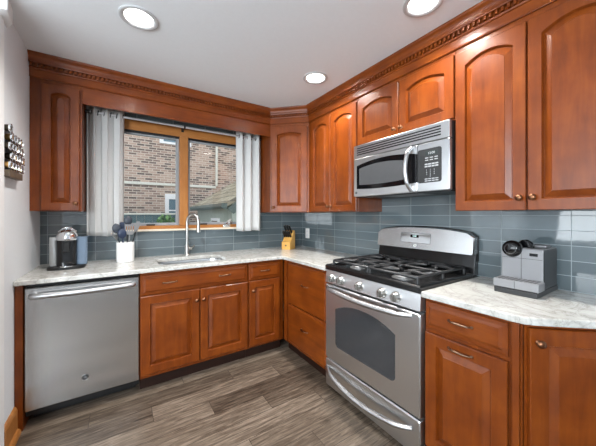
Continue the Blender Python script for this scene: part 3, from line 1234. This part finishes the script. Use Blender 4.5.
# top vent grille
bm = NB()
box(bm, 0.0, w_, MF, MF + 0.029, 0.300, MH)
vg = obj('vent_grille', bm, 'steel', mw, 0.003)
bm = NB()
for k in range(4):
    z0 = 0.322 + k * 0.0165
    box(bm, 0.035, w_ - 0.050, MF - 0.0006, MF + 0.004, z0, z0 + 0.009)
obj('vent_slots', bm, 'black', vg)
SP = 0.556
bm = slab_xz(NB(), rrect(0.0, SP - 0.002, 0.0, 0.297, 0.006, 3), MF + 0.029, MF, 0.004)
md_ = obj('door', bm, 'steel', mw, smooth=35)
bm = NB()
wp = []
for i in range(17):
    t = i / 16
    u = 2 * t - 1
    wp.append((0.035 + (SP - 0.035) * t, 0.052 + 0.010 * (u * u) - 0.002))
for i in range(17):
    t = 1 - i / 16
    u = 2 * t - 1
    wp.append((0.035 + (SP - 0.035) * t, 0.240 + 0.028 * (1 - u * u)))
slab_xz(bm, wp, MF + 0.002, MF - 0.0015)
wd = obj('window_frame', bm, 'black_gloss', md_)
ip = [(0.062 + 0.40 * (p[0] - 0.035) / (SP - 0.035), 0.158 + (p[1] - 0.158) * 0.70) for p in wp]
obj('window_mesh', slab_xz(NB(), ip, MF - 0.0012, MF - 0.0022), 'grey_plastic', wd)
cp = obj('control_panel', slab_xz(NB(), rrect(SP + 0.001, w_, 0.0, 0.297, 0.006, 3), MF + 0.029, MF, 0.004), 'steel', mw, smooth=35)
kp = obj('keypad', slab_xz(NB(), rrect(SP + 0.004, w_ - 0.045, 0.052, 0.258, 0.014, 4), MF + 0.002, MF - 0.002), 'charcoal', cp)
kx0, kx1 = SP + 0.050, w_ - 0.062
obj('display', box(NB(), kx0 + 0.006, kx1 - 0.006, MF - 0.0028, MF - 0.0015, 0.216, 0.242), 'display', cp)
put_text('display_digits', '12:00', 0.02, ((kx0 + kx1) / 2, MF - 0.0032, 0.229), 'key_grey', cp)
keys = [(3, 0.010, 0.200, 0.005), (3, 0.010, 0.186, 0.005), (4, 0.009, 0.160, 0.008), (4, 0.009, 0.146, 0.008), (4, 0.009, 0.072, 0.006), (4, 0.009, 0.060, 0.006)]
for n, hw_, z, h in keys:
    for i in range(n):
        x = kx0 + (kx1 - kx0) * (i + 0.5) / n
        obj('key', box(NB(), x - hw_, x + hw_, MF - 0.0028, MF - 0.0015, z, z + h), 'key_grey', cp)
for rw, z in zip(('123', '456', '789', ' 0 '), (0.128, 0.115, 0.102, 0.089)):
    for i, ch in enumerate(rw):
        if ch != ' ':
            put_text('digit', ch, 0.013, (kx0 + 0.014 + 0.024 * i, MF - 0.0026, z), 'key_grey', cp)
pts = []
for i in range(15):
    t = i / 14
    s = math.sin(PI * t)
    e = min(1, min(t, 1 - t) * 7)
    pts.append((SP - 0.040 - 0.012 * s, MF - 0.002 - 0.026 * e ** 0.6 - 0.022 * s, 0.012 + 0.275 * t))
obj('handle', tube(NB(), pts, [0.013] * 15, 12), 'steel_light', md_, smooth=60)
badge(mw, 0.030, MF, 0.030, 0.011, 'black', 'nickel', 'key_grey')
bm = box(NB(), 0.01, w_ - 0.01, MF + 0.034, -0.02, -0.004, 0.004)
bt = obj('underside', bm, 'charcoal', mw)
obj('light_lens', box(NB(), 0.08, 0.16, MF + 0.06, MF + 0.12, -0.0055, -0.004), 'smoke', bt)
obj('grease_filter', box(NB(), 0.22, 0.54, MF + 0.08, MF + 0.24, -0.006, -0.004), 'burner', bt)

# ------------------------------------------------------------------ sink and faucet
bm = NB()
L = []
for d, z in ((-0.012, CT - 0.031), (-0.012, CT - 0.034), (0.003, CT - 0.034), (0.006, CT - 0.05), (0.012, CT - 0.17), (0.035, CT - 0.20), (0.12, CT - 0.205)):
    L.append([(p[0], p[1], z) for p in rrect(0.775 + d, 1.315 - d, -0.545 + d, -0.195 - d, max(0.03, 0.075 - d * 0.4), 6)])
loops(bm, L, False, True)
sk = obj('sink', bm, 'steel', None, smooth=40)
md = sk.modifiers.new('solid', 'SOLIDIFY')
md.thickness = 0.0012
md.offset = -1
tag(sk, 'stainless steel undermount sink bowl set in granite under the window', 'sink')
obj('drain', lathe(NB(), [(0.045, 0), (0.045, 0.002), (0.035, 0.003), (0.02, 0.001), (0, 0.001)], (1.07, -0.37, CT - 0.205), 'z', 24), 'chrome', sk, smooth=40)

fx, fy = 1.058, -0.10
fc = thing('faucet', 'brushed nickel gooseneck faucet standing behind the sink', 'faucet', (fx, fy, CT))
obj('base', lathe(NB(), [(0.029, 0.0), (0.029, 0.005), (0.024, 0.010), (0.0215, 0.016), (0.0215, 0.09), (0.018, 0.098), (0, 0.098)], (0, 0, 0), 'z', 24), 'nickel', fc, smooth=40)
ar = 0.058
d0 = Vector((0.75, -0.66))
d0.normalize()
pts = [(0, 0, 0.095), (0, 0, 0.20), (0, 0, 0.315)]
for i in range(1, 15):
    a = PI - (PI * 1.02) * i / 14
    h = ar + ar * math.cos(a)
    pts.append((d0.x * h, d0.y * h, 0.315 + 1.35 * ar * math.sin(a)))
obj('spout', tube(NB(), pts, 0.0125, 14), 'nickel', fc, smooth=60)
e = pts[-1]
obj('spray_head', lathe(NB(), [(0.0135, 0.002), (0.0145, -0.01), (0.015, -0.05), (0.0185, -0.075), (0.0185, -0.088), (0.012, -0.09), (0, -0.09)], e, 'z', 18), 'nickel', fc, smooth=40)
hd = obj('handle', lathe(NB(), [(0.0145, 0.015), (0.0145, 0.040), (0.013, 0.044), (0, 0.045)], (0, 0, 0.062), 'x', 16), 'nickel', fc, smooth=40)
obj('lever', tube(NB(), [(0.034, 0, 0.064), (0.050, -0.010, 0.075), (0.060, -0.035, 0.098)], [0.006, 0.0055, 0.0045], 10), 'nickel', hd, smooth=60)

# ------------------------------------------------------------------ curtains and rod
ry, rz_ = -0.105, 2.118
rod = thing('curtain_rod', 'silver curtain rod with dark end caps hung below the valance', 'rod', (1.06, ry, rz_))
obj('pole', tube(NB(), [(-0.765, 0, 0), (0.765, 0, 0)], 0.0095, 12), 'rod_silver', rod, smooth=60)
obj('sleeve', tube(NB(), [(-0.10, 0, 0), (0.765, 0, 0)], 0.0115, 12), 'rod_silver', rod, smooth=60)
for s in (-0.767, 0.767):
    obj('end_cap', lathe(NB(), [(0.008, -0.007), (0.012, -0.006), (0.012, 0.006), (0.008, 0.007)], (s, 0, 0), 'x', 14), 'black', rod)
for s in (-0.752, -0.025, 0.750):
    bm = box(NB(), s - 0.006, s + 0.006, 0.0, 0.1035, -0.006, 0.006)
    box(bm, s - 0.012, s + 0.012, 0.0985, 0.1045, -0.022, 0.022)
    lathe(bm, [(0.013, -0.008), (0.013, 0.008)], (s, 0, 0), 'x', 14)
    obj('bracket', bm, 'black', rod)


def curtain(x0, x1, n, label, ph_, flip):
    t = thing('curtain', label, 'curtain', ((x0 + x1) / 2, ry, 1.11), 0)
    bm = NB()
    NX, NZ = n * 14, 24
    zt, zb = 1.060, 0.0
    cx = (x0 + x1) / 2
    V = []
    for j in range(NZ + 1):
        z = zb + (zt - zb) * j / NZ
        row = []
        for i in range(NX + 1):
            s = i / NX
            amp = 0.034 - 0.006 * (1 - j / NZ) * math.sin(3 * s + flip)
            y = amp * math.sin(2 * PI * n * s + ph_ + 0.25 * math.sin(4 * s + 2.2 * (1 - j / NZ)))
            x = (x0 - cx) + (x1 - x0) * s + 0.007 * math.sin(4 * PI * n * s + 2 * ph_) + 0.004 * (1 - j / NZ) * math.sin(5 * s + flip)
            row.append(bm.verts.new((x, y, z + 0.004 * math.sin(9 * s + flip) * (1 - j / NZ))))
        V.append(row)
    for j in range(NZ):
        for i in range(NX):
            bm.faces.new((V[j][i], V[j][i + 1], V[j + 1][i + 1], V[j + 1][i]))
    o = obj('panel', bm, 'curtain', t, smooth=80)
    m_ = o.modifiers.new('solid', 'SOLIDIFY')
    m_.thickness = 0.0018
    m_.offset = 0
    # grommets where the cloth crosses the rod
    for k in range(2 * n):
        s = (k * PI - ph_) / (2 * PI * n)
        s = s % 1.0
        gx = (x0 - cx) + (x1 - x0) * s
        bm = NB()
        R_ = 0.019
        tube(bm, [(gx + 0.003 * math.sin(a * PI / 8), R_ * 0.4 * math.cos(a * PI / 8), rz_ - 1.11 + R_ * math.sin(a * PI / 8)) for a in range(17)], 0.004, 6)
        obj('grommet', bm, 'black', t)
    return t


curtain(0.290, 0.545, 3, 'white grommet curtain at the left side of the window', 0.4, 0.0)
curtain(1.553, 1.836, 3, 'white grommet curtain at the right side of the window', 1.4, 1.7)

# ------------------------------------------------------------------ small things on the worktop and walls
# left coffee machine
cm_ = thing('coffee_machine', 'capsule coffee machine with chrome dome head in the left worktop corner', 'coffee machine', (0.198, -0.290, CT), 0)
bm = slab_xz(NB(), rrect(-0.105, 0.105, -0.085, 0.095, 0.05, 6), 0, -0.020, 0.004)
bmesh.ops.transform(bm, verts=bm.verts, matrix=Matrix.Rotation(-PI / 2, 4, 'X'))
bmesh.ops.transform(bm, verts=bm.verts, matrix=Matrix.Translation((0, 0, 0.0)))
obj('base', bm, 'black', cm_, smooth=40)
obj('drip_tray', lathe(NB(), [(0.045, 0.020), (0.045, 0.026), (0.040, 0.027), (0, 0.027)], (0.005, -0.055, 0), 'z', 24), 'chrome', cm_, smooth=40)
bm = NB()
prof_ = rrect(-0.056, 0.056, -0.03, 0.085, 0.03, 5)
loops(bm, [[(x, y, z) for x, y in prof_] for z in (0.020, 0.205)])
obj('column', bm, 'black_gloss', cm_, smooth=40)
obj('nozzle', box(NB(), -0.018, 0.018, -0.050, -0.02, 0.12, 0.19), 'black', cm_, 0.004)
obj('head', lathe(NB(), [(0.061, 0.204), (0.063, 0.210), (0.062, 0.228), (0.056, 0.250), (0.044, 0.267), (0.028, 0.278), (0.012, 0.283), (0, 0.284)], (0, 0.005, 0), 'z', 32), 'chrome', cm_, smooth=50)
obj('lever', tube(NB(), [(-0.05, 0.02, 0.262), (-0.02, 0.0, 0.289), (0.0, -0.005, 0.294), (0.02, 0.0, 0.289), (0.05, 0.02, 0.262)], [0.006, 0.007, 0.009, 0.007, 0.006], 10), 'chrome', cm_, smooth=60)
wt = obj('capsule_bin', lathe(NB(), [(0.026, 0.018), (0.026, 0.222), (0.024, 0.226), (0, 0.226)], (-0.076, 0.02, 0), 'z', 22), 'smoke', cm_, smooth=40, label='grey cylindrical capsule bin')
wt = obj('water_tank', lathe(NB(), [(0.034, 0.018), (0.034, 0.226), (0, 0.226)], (0.082, 0.03, 0), 'z', 26), 'tank', cm_, smooth=40, label='translucent blue water tank')
obj('tank_lid', lathe(NB(), [(0.035, 0.2265), (0.035, 0.230), (0, 0.230)], (0.082, 0.03, 0), 'z', 26), 'black', wt, smooth=40)

# utensil crock
UX, UY = 0.557, -0.195
ck = tag(obj('utensil_crock', lathe(NB(), [(0.060, 0.0), (0.064, 0.004), (0.0645, 0.159), (0.063, 0.162), (0.060, 0.161), (0.0595, 0.012), (0, 0.010)], (0, 0, 0), 'z', 36), 'ceramic', None, smooth=40),
         'white ceramic crock holding cooking utensils beside the left curtain', 'crock')
ck.location = (UX, UY, CT)


def utensil(name, label, x, y, tilt, lean, m, headfn, hm=None, L=0.22, r=0.0055):
    t = thing(name, label, 'utensil', (UX + x, UY + y, CT + 0.017), 0, None)
    t.rotation_euler = (lean, tilt, 0)
    obj('shaft', tube(NB(), [(0, 0, 0), (0, 0, L * 0.5), (0, 0, L)], [r, r * 0.9, r * 0.8], 8), m, t, smooth=60)
    bm = NB()
    headfn(bm, L)
    o = obj('head', bm, hm or m, t, smooth=50)
    return t


def spoon_head(bm, L, a=0.030, b=0.042):
    Ls = []
    for j in range(9):
        u = -1 + 2 * j / 8
        rr = max(0.001, math.sqrt(max(0, 1 - u * u)))
        Ls.append([(a * rr * math.cos(2 * PI * k / 16), -0.006 * (1 - u * u) + 0.007 * rr * math.sin(2 * PI * k / 16), L + b * 0.9 + b * u) for k in range(16)])
    loops(bm, Ls)


def turner_head(bm, L):
    w0, w1, h = 0.020, 0.037, 0.085
    z0 = L - 0.002
    # slotted blade: side rails, top and bottom bands and three bars
    def q(xa, xb, za, zb):
        box(bm, xa, xb, -0.0022, 0.0022, za, zb)
    loops(bm, [[(-w0, y, z0), (w0, y, z0), (w1, y, z0 + 0.028), (-w1, y, z0 + 0.028)] for y in (-0.0022, 0.0022)])
    q(-w1, w1, z0 + 0.078, z0 + h)
    for k in range(5):
        x = -w1 + 0.005 + k * (2 * w1 - 0.010) / 4
        q(x - 0.0048, x + 0.0048, z0 + 0.028, z0 + 0.078)


def spat_head(bm, L):
    loops(bm, [[(x, y, z) for x, z in rrect(-0.018, 0.018, L - 0.005, L + 0.085, 0.012, 4)] for y in (-0.005, 0.005)])


def ladle_head(bm, L):
    Ls = []
    for j in range(8):
        a = PI / 2 * j / 7
        Ls.append([(0.034 * math.sin(a + 0.02) * math.cos(2 * PI * k / 18), -0.03 - 0.034 * math.cos(a) + 0.012, L + 0.03 + 0.034 * math.sin(a + 0.02) * math.sin(2 * PI * k / 18)) for k in range(18)])
    loops(bm, Ls)
    tube(bm, [(0, 0, L - 0.005), (0, -0.006, L + 0.01), (0, -0.02, L + 0.02)], 0.005, 8)


def whisk_head(bm, L):
    for k in range(5):
        a = PI * k / 5
        pts = []
        for i in range(15):
            u = i / 14
            s = math.sin(PI * u)
            ang = 2 * (u - 0.5)
            pts.append((0.026 * math.sin(PI * ang) * math.cos(a) * 0.95, 0.026 * math.sin(PI * ang) * math.sin(a), L + 0.09 * math.sin(PI * u) ** 0.8))
        tube(bm, pts, 0.0013, 5)


def tongs_head(bm, L):
    loops(bm, [[(-0.010, y, L - 0.02), (0.010, y, L - 0.02), (0.017, y, L + 0.055), (0.010, y, L + 0.075), (-0.010, y, L + 0.075), (-0.017, y, L + 0.055)] for y in (-0.004, 0.004)])


utensil('serving_spoon', 'dark slate nylon spoon leaning left in the white crock', -0.016, -0.012, -0.17, 0.04, 'slate', spoon_head, L=0.225)
utensil('spatula', 'navy blue narrow spatula standing upright in the crock middle', -0.006, 0.020, -0.06, -0.05, 'navy', spat_head, L=0.225)
utensil('slotted_turner', 'silver slotted turner at the front of the white crock', 0.016, -0.020, 0.06, 0.10, 'burner', turner_head, L=0.21)
utensil('ladle', 'dark round ladle rising highest behind the slotted turner', 0.008, 0.026, 0.04, -0.06, 'slate', spoon_head, L=0.285)
utensil('tongs', 'steel and black tongs leaning right in the white crock', 0.016, 0.006, 0.25, 0.0, 'black', tongs_head, 'burner', L=0.25)
utensil('whisk', 'thin wire whisk at the far left of the white crock', -0.014, 0.008, -0.27, -0.03, 'nickel', whisk_head, L=0.165, r=0.0045)
utensil('spoon', 'navy blue spoon leaning left between slate spoon and turner', -0.012, -0.030, -0.05, 0.07, 'navy', spoon_head, L=0.18)

# knife block
KX, KY, KR = 2.122, -0.218, -0.98
kb = thing('knife_block', 'light beech knife block in the back corner of the worktop', 'knife block', (KX, KY, CT), KR)
bm = NB()
# side profile in local yz, extruded along x: low upright front, long slope up to a tall back
prof_ = [(-0.070, 0.0), (0.070, 0.0), (0.070, 0.195), (0.048, 0.212), (-0.046, 0.090), (-0.070, 0.085)]
loops(bm, [[(x, y, z) for y, z in prof_] for x in (-0.052, 0.052)])
obj('block', bm, 'beech', kb, 0.003)
bm = lathe(NB(), [(0.010, 0.0), (0.010, 0.001), (0, 0.001)], (0, -0.070, 0.045), 'y', 20)
box(bm, -0.003, 0.003, -0.0715, -0.0705, 0.038, 0.052)
obj('emblem', bm, 'brown_wood', kb)
# knives: handles leave the sloping face towards the front
Rk = Matrix.Rotation(KR, 4, 'Z')
sl0, sl1 = Vector((0, -0.046, 0.090)), Vector((0, 0.048, 0.212))
sd_ = (sl1 - sl0).normalized()
sn = Vector((0, -sd_.z, sd_.y))        # out of the sloping face
for rowi, (f, xs, ln) in enumerate(((0.36, (-0.036, -0.012, 0.012, 0.036), 0.092), (0.74, (-0.030, 0.0, 0.030), 0.112))):
    for x in xs:
        base = sl0 + (sl1 - sl0) * f + Vector((x, 0, 0)) + sn * 0.0008
        nm = ('lower row' if rowi == 0 else 'upper row')
        pos = {0: ('leftmost', 'second from left', 'third from left', 'rightmost'), 1: ('left', 'middle', 'right')}[rowi][xs.index(x)]
        k = thing('kitchen_knife', 'black riveted kitchen knife %s in the %s of the knife block' % (pos, nm), 'knife', Vector((KX, KY, CT)) + Rk @ base, KR, 'knives in the beech block')
        dvec = (sn + Vector((0, 0, 0.35))).normalized()
        bm = NB()
        tube(bm, [dvec * 0.008, dvec * ln * 0.45, dvec * ln * 0.85, dvec * ln], [0.0105, 0.0095, 0.0115, 0.008], 10)
        obj('handle', bm, 'black', k, smooth=60)
        obj('bolster', tube(NB(), [dvec * 0.004, dvec * 0.012], 0.0092, 10), 'nickel', k, smooth=60)
        obj('pommel', tube(NB(), [dvec * (ln - 0.001), dvec * (ln + 0.003)], 0.0072, 10), 'nickel', k, smooth=60)

# wall outlet
ol = thing('outlet', 'white wall outlet on the tile right of the knife block', 'outlet', (W - 0.0112, -0.159, 1.06), RZ)
obj('plate', slab_xz(NB(), rrect(-0.038, 0.038, -0.060, 0.060, 0.006, 3), 0, -0.006, 0.002), 'white_plastic', ol)
for z in (-0.024, 0.024):
    s = obj('socket', slab_xz(NB(), rrect(-0.017, 0.017, z - 0.015, z + 0.015, 0.008, 4), -0.005, -0.0085), 'trim_white', ol)
    bm = NB()
    box(bm, -0.008, -0.0055, -0.0092, -0.0084, z - 0.003, z + 0.008)
    box(bm, 0.0055, 0.008, -0.0092, -0.0084, z - 0.003, z + 0.008)
    box(bm, -0.002, 0.002, -0.0092, -0.0084, z - 0.011, z - 0.006)
    obj('slots', bm, 'black', s)

# sill ornament
orn = thing('figurine', 'small silver bird figurine on the window sill by the right curtain', 'ornament', (1.48, -0.016, 1.150), 0.0)
bm = NB()
Ls = []
for j in range(11):
    u = -1 + 2 * j / 10
    rr = math.sqrt(max(0.0004, 1 - u * u))
    Ls.append([(0.048 * u - 0.004, 0.011 * rr * math.cos(2 * PI * k / 14), 0.030 + 0.014 * u + 0.016 * rr * math.sin(2 * PI * k / 14)) for k in range(14)])
loops(bm, Ls)
tube(bm, [(0.02, 0, 0.040), (0.040, 0, 0.058), (0.052, 0, 0.062), (0.062, 0, 0.058)], [0.012, 0.010, 0.009, 0.002], 10)
obj('body', bm, 'chrome', orn, smooth=60)
for s in (-1, 1):
    bm = NB()
    loops(bm, [[(0.012, s * 0.006, 0.036), (-0.022, s * 0.006, 0.034), (-0.012 + 0.02, s * 0.014, 0.075), (0.040, s * 0.014, 0.096)], [(0.012, s * 0.010, 0.036), (-0.022, s * 0.010, 0.034), (-0.012 + 0.02, s * 0.017, 0.075), (0.040, s * 0.017, 0.096)]])
    obj('wing', bm, 'chrome', orn)
obj('base', box(NB(), -0.040, 0.03, -0.012, 0.012, 0.0, 0.018), 'nickel', orn, 0.004)

# espresso machine on the right worktop (front faces -x; local x towards the camera)
em = thing('espresso_machine', 'silver capsule espresso machine with black lever on the right worktop', 'coffee machine', (2.27, -2.338, CT), RZ)
hw = 0.085
obj('base', box(NB(), -hw, hw, -0.160, 0.145, 0.0, 0.026), 'charcoal', em, 0.003)
bm = NB()
box(bm, -hw, hw, -0.062, 0.135, 0.026, 0.215)
obj('body', bm, 'charcoal', em, 0.006, label='dark grey side housing')
fr2 = obj('front_plate', box(NB(), -hw + 0.001, hw - 0.001, -0.072, -0.060, 0.026, 0.216), 'machine_silver', em, 0.003)
bm = NB()
box(bm, -0.0008, 0.0008, -0.0728, -0.0718, 0.034, 0.212)
box(bm, -hw + 0.004, hw - 0.004, -0.0728, -0.0718, 0.1685, 0.170)
obj('panel_seams', bm, 'charcoal', fr2)
obj('display', box(NB(), 0.032, 0.064, -0.0735, -0.071, 0.184, 0.198), 'black_gloss', fr2, 0.001)
obj('top_plate', box(NB(), -hw + 0.002, hw - 0.002, -0.068, 0.13, 0.2145, 0.220), 'machine_silver', em, 0.002)
obj('drip_tray', box(NB(), -hw - 0.004, hw + 0.006, -0.158, -0.0735, 0.028, 0.068), 'machine_silver', em, 0.003)
bm = NB()
for k in range(9):
    x = -hw + 0.012 + k * 0.0178
    box(bm, x, x + 0.010, -0.150, -0.080, 0.0675, 0.0695)
obj('tray_grille', bm, 'grey_plastic', em)
obj('tray_seam', box(NB(), -0.0008, 0.0008, -0.1588, -0.157, 0.031, 0.066), 'charcoal', em)
# round black lever head
lv = obj('lever', lathe(NB(), [(0.022, -0.030), (0.036, -0.022), (0.042, -0.008), (0.042, 0.008), (0.036, 0.022), (0.022, 0.029), (0, 0.031)], (-0.038, -0.070, 0.214), 'y', 28), 'black_gloss', em, smooth=50, label='glossy black round lever')
bm = NB()
lathe(bm, [(0.030, -0.012), (0.034, -0.006), (0.034, 0.008), (0.030, 0.013), (0, 0.013)], (0.0, -0.012, 0.226), 'y', 26)
obj('lever_hinge', bm, 'black_gloss', lv, smooth=50)
bm = NB()
tube(bm, [(-0.038 + 0.024 * math.cos(a * PI / 12), -0.0985, 0.214 + 0.024 * math.sin(a * PI / 12)) for a in range(25)], 0.0016, 6)
obj('lever_ring', bm, 'grey_plastic', lv, smooth=60)
obj('cup_rest', box(NB(), 0.000, 0.070, 0.03, 0.10, 0.220, 0.232), 'machine_silver', em, 0.004)

# capsule rack on the left wall
rk = thing('capsule_rack', 'brown wall rack full of foil lidded capsules on the left wall', 'rack', (0.0, -0.645, 1.49), PI / 2)
# local: x along +y world, local -y faces +x world
obj('back_board', box(NB(), -0.180, 0.075, -0.004, -0.001, 0.0, 0.255), 'grey_plastic', rk)
obj('bottom_shelf', box(NB(), -0.180, 0.040, -0.034, -0.004, -0.004, 0.034), 'brown_wood', rk, 0.003)
rows_ = ((0.060, 5, -0.163), (0.111, 5, -0.138), (0.162, 5, -0.163), (0.213, 4, -0.138), (0.256, 1, -0.163))
names_ = ('bottom', 'second', 'middle', 'fourth', 'top')
ordn = ('nearest the door casing', 'second from the door casing', 'third from the door casing', 'fourth from the door casing', 'last before the cabinet')
cap0 = None
ci = 0
for ri, (z, n, xs) in enumerate(rows_):
    for k in range(n):
        lx = xs + 0.050 * k
        wy = -0.645 + lx
        hm = ('gold', 'darkfoil', 'darkfoil')[(ri * 2 + k) % 3]
        lab = '%s chrome rimmed capsule %s, %s row of the wall rack' % ('gold' if hm == 'gold' else 'dark', ordn[k], names_[ri])
        t = thing('coffee_capsule', lab, 'capsule', (0.0045, wy, 1.49 + z), PI / 2, 'capsules in the wall rack')
        bm = lathe(NB(), [(0.015, 0.0), (0.018, 0.008), (0.020, 0.022), (0.0, 0.0225)], (0, 0, 0), 'y', 20)
        obj('cup', bm, hm, t, smooth=40)
        bm = lathe(NB(), [(0.020, 0.0222), (0.0240, 0.023), (0.0248, 0.027), (0.0235, 0.031), (0.019, 0.032), (0.0175, 0.029), (0, 0.029)], (0, 0, 0), 'y', 24)
        obj('rim', bm, 'chrome', t, smooth=40)
        bm = lathe(NB(), [(0.0172, 0.0292), (0.014, 0.0305), (0, 0.0312)], (0, 0, 0), 'y', 20)
        obj('foil_lid', bm, hm, t, smooth=40)

# ------------------------------------------------------------------ recessed lamps
lab_l = ('recessed ceiling downlight in front of the window, leftmost of the three', 'recessed ceiling downlight nearest the corner cabinet', 'recessed ceiling downlight cut by the top edge of the photo, over stove side')
for (lx, ly), lb in zip(LAMPS, lab_l):
    t = thing('downlight', lb, 'ceiling light', (lx, ly, CEIL), 0, 'recessed downlights')
    bm = NB()
    L = [[(r * math.cos(2 * PI * i / 32), r * math.sin(2 * PI * i / 32), z) for i in range(32)] for r, z in ((0.077, 0.004), (0.098, -0.0005), (0.099, -0.005), (0.094, -0.008), (0.072, -0.003), (0.068, 0.004))]
    loops(bm, L, False, False)
    obj('trim_ring', bm, 'lamp_trim', t, smooth=50)
    bm = NB()
    L = [[(r * math.cos(2 * PI * i / 32), r * math.sin(2 * PI * i / 32), z) for i in range(32)] for r, z in ((0.0685, 0.0035), (0.064, 0.05), (0.058, 0.075))]
    loops(bm, L, False, False)
    obj('reflector', bm, 'trim_white', t, smooth=60)
    obj('lens', lathe(NB(), [(0.0575, 0.072), (0.050, 0.064), (0.030, 0.058), (0, 0.056)], (0, 0, 0), 'z', 28), 'lamp', t, smooth=60)
    d = bpy.data.lights.new('downlight_beam', 'AREA')
    d.shape = 'DISK'
    d.size = 0.10
    d.energy = 10.5
    d.color = (1.0, 0.97, 0.93)
    d.spread = math.radians(150)
    lo = bpy.data.objects.new('downlight_beam', d)
    lo.location = (lx, ly, CEIL + 0.045)
    COL.objects.link(lo)

# ------------------------------------------------------------------ outside the window
struct('ground', box(NB(), -9, 12, 0.16, 14, -0.9, -0.8), 'ground').name = 'trim_8'
bpy.data.objects['trim_8']['label'] = 'yard ground outside the window'
hs = thing('brick_house', 'buff brick neighbouring house seen through the window', 'house', (2.0, 4.5, -0.8), 0)
obj('wall', box(NB(), -7, 6, 0.0, 0.3, 0, 6.5), 'brick', hs)
obj('belt_course', box(NB(), -7, 0.68, -0.04, 0.0, 2.80, 2.86), 'stone', hs)
obj('downspout', tube(NB(), [(0.69, -0.05, 2.86), (0.69, -0.05, 6.3)], 0.03, 8), 'stone', hs)
for x0, x1, z0, z1 in ((-0.56, -0.05, 1.75, 2.60), (-0.68, 0.05, 3.83, 4.9)):
    bm = NB()
    box(bm, x0, x0 + 0.085, -0.03, 0.0, z0, z1)
    box(bm, x1 - 0.085, x1, -0.03, 0.0, z0, z1)
    box(bm, x0 + 0.085, x1 - 0.085, -0.03, 0.0, z1 - 0.13, z1)
    box(bm, x0 + 0.085, x1 - 0.085, -0.03, 0.0, z0, z0 + 0.05)
    f = obj('window', bm, 'trim_white', hs)
    g = obj('window_glass', box(NB(), x0 + 0.085, x1 - 0.085, -0.010, -0.002, z0 + 0.05, z1 - 0.13), 'ext_glass', f)
    obj('window_bar', box(NB(), x0 + 0.085, x1 - 0.085, -0.020, -0.010, (z0 + z1) / 2, (z0 + z1) / 2 + 0.035), 'trim_white', f)

fn = thing('fence', 'dark teal board fence standing before the brick house', 'fence', (0.6, 3.8, -0.8))
bm = NB()
for k in range(26):
    box(bm, -2.6 + k * 0.148, -2.6 + k * 0.148 + 0.144, 0, 0.02, 0, 2.09)
obj('boards', bm, 'teal', fn)
obj('top_rail', box(NB(), -2.62, 1.25, -0.03, 0.05, 2.09, 2.125), 'stone', fn)

ga = thing('garage', 'pale green garage with shingled roof and gutter seen through right pane', 'garage', (1.95, 1.4, -0.8))
x0 = 0.12
obj('wall', box(NB(), x0, 3.4, 0.10, 2.5, 0.0, 2.30), 'garage_wall', ga)
bm = NB()
sl = 0.62
loops(bm, [[(0.0, y, 2.285), (1.9, y, 2.285 + sl * 1.9), (1.9, y, 2.215 + sl * 1.9), (0.0, y, 2.215)] for y in (0.0, 2.6)])
obj('roof', bm, 'shingle', ga)
bm = NB()
loops(bm, [[(-0.09, y, 2.27), (-0.10, y, 2.22), (-0.07, y, 2.18), (0.0, y, 2.18), (0.0, y, 2.27)] for y in (-0.02, 2.62)])
obj('gutter', bm, 'gutter', ga)
bm = NB()
loops(bm, [[(0.0, y, 2.19), (1.9, y, 2.19 + sl * 1.9), (1.9, y, 2.06 + sl * 1.9), (0.10, y, 2.10)] for y in (-0.03, -0.005)])
obj('rake_board', bm, 'gutter', ga)
bm = NB()
loops(bm, [[(x0 + 0.02, y, 2.28), (1.85, y, 2.10 + sl * 1.7), (3.3, y, 2.28)] for y in (0.12, 0.2)])
obj('gable', bm, 'garage_wall', ga)
f = obj('window', box(NB(), x0 - 0.03, x0, 0.75, 1.25, 1.70, 2.02), 'trim_white', ga)
obj('window_glass', box(NB(), x0 - 0.035, x0 - 0.03, 0.81, 1.19, 1.76, 1.97), 'brown_wood', f)

# leafy shrub by the fence
sh = thing('shrub', 'light green leafy shrub in front of the teal fence', 'shrub', (1.27, 3.0, -0.8))
obj('stem', tube(NB(), [(0, 0, 0), (0.01, 0, 1.0), (0, 0, 1.9)], [0.03, 0.02, 0.01], 8), 'brown_wood', sh)
bm = NB()
rnd = random.Random(3)
for k in range(420):
    u, v_, w2 = rnd.gauss(0, 1), rnd.gauss(0, 1), rnd.gauss(0, 1)
    l = math.sqrt(u * u + v_ * v_ + w2 * w2) + 1e-6
    R_ = rnd.random() ** 0.4
    c = Vector((u / l * 0.17 * R_, v_ / l * 0.17 * R_, 1.88 + w2 / l * 0.22 * R_))
    q = Matrix.Rotation(rnd.random() * 6.28, 3, 'Z') @ Matrix.Rotation(rnd.random() * 2.2 - 1.1, 3, 'X')
    s = 0.035 + 0.02 * rnd.random()
    vs = [bm.verts.new(c + q @ Vector(p)) for p in ((0, -s, 0), (s * 0.5, -s * 0.2, 0.004), (0, s, 0), (-s * 0.5, -s * 0.2, 0.004))]
    bm.faces.new(vs)
obj('foliage', bm, 'leaf', sh, rc=False)
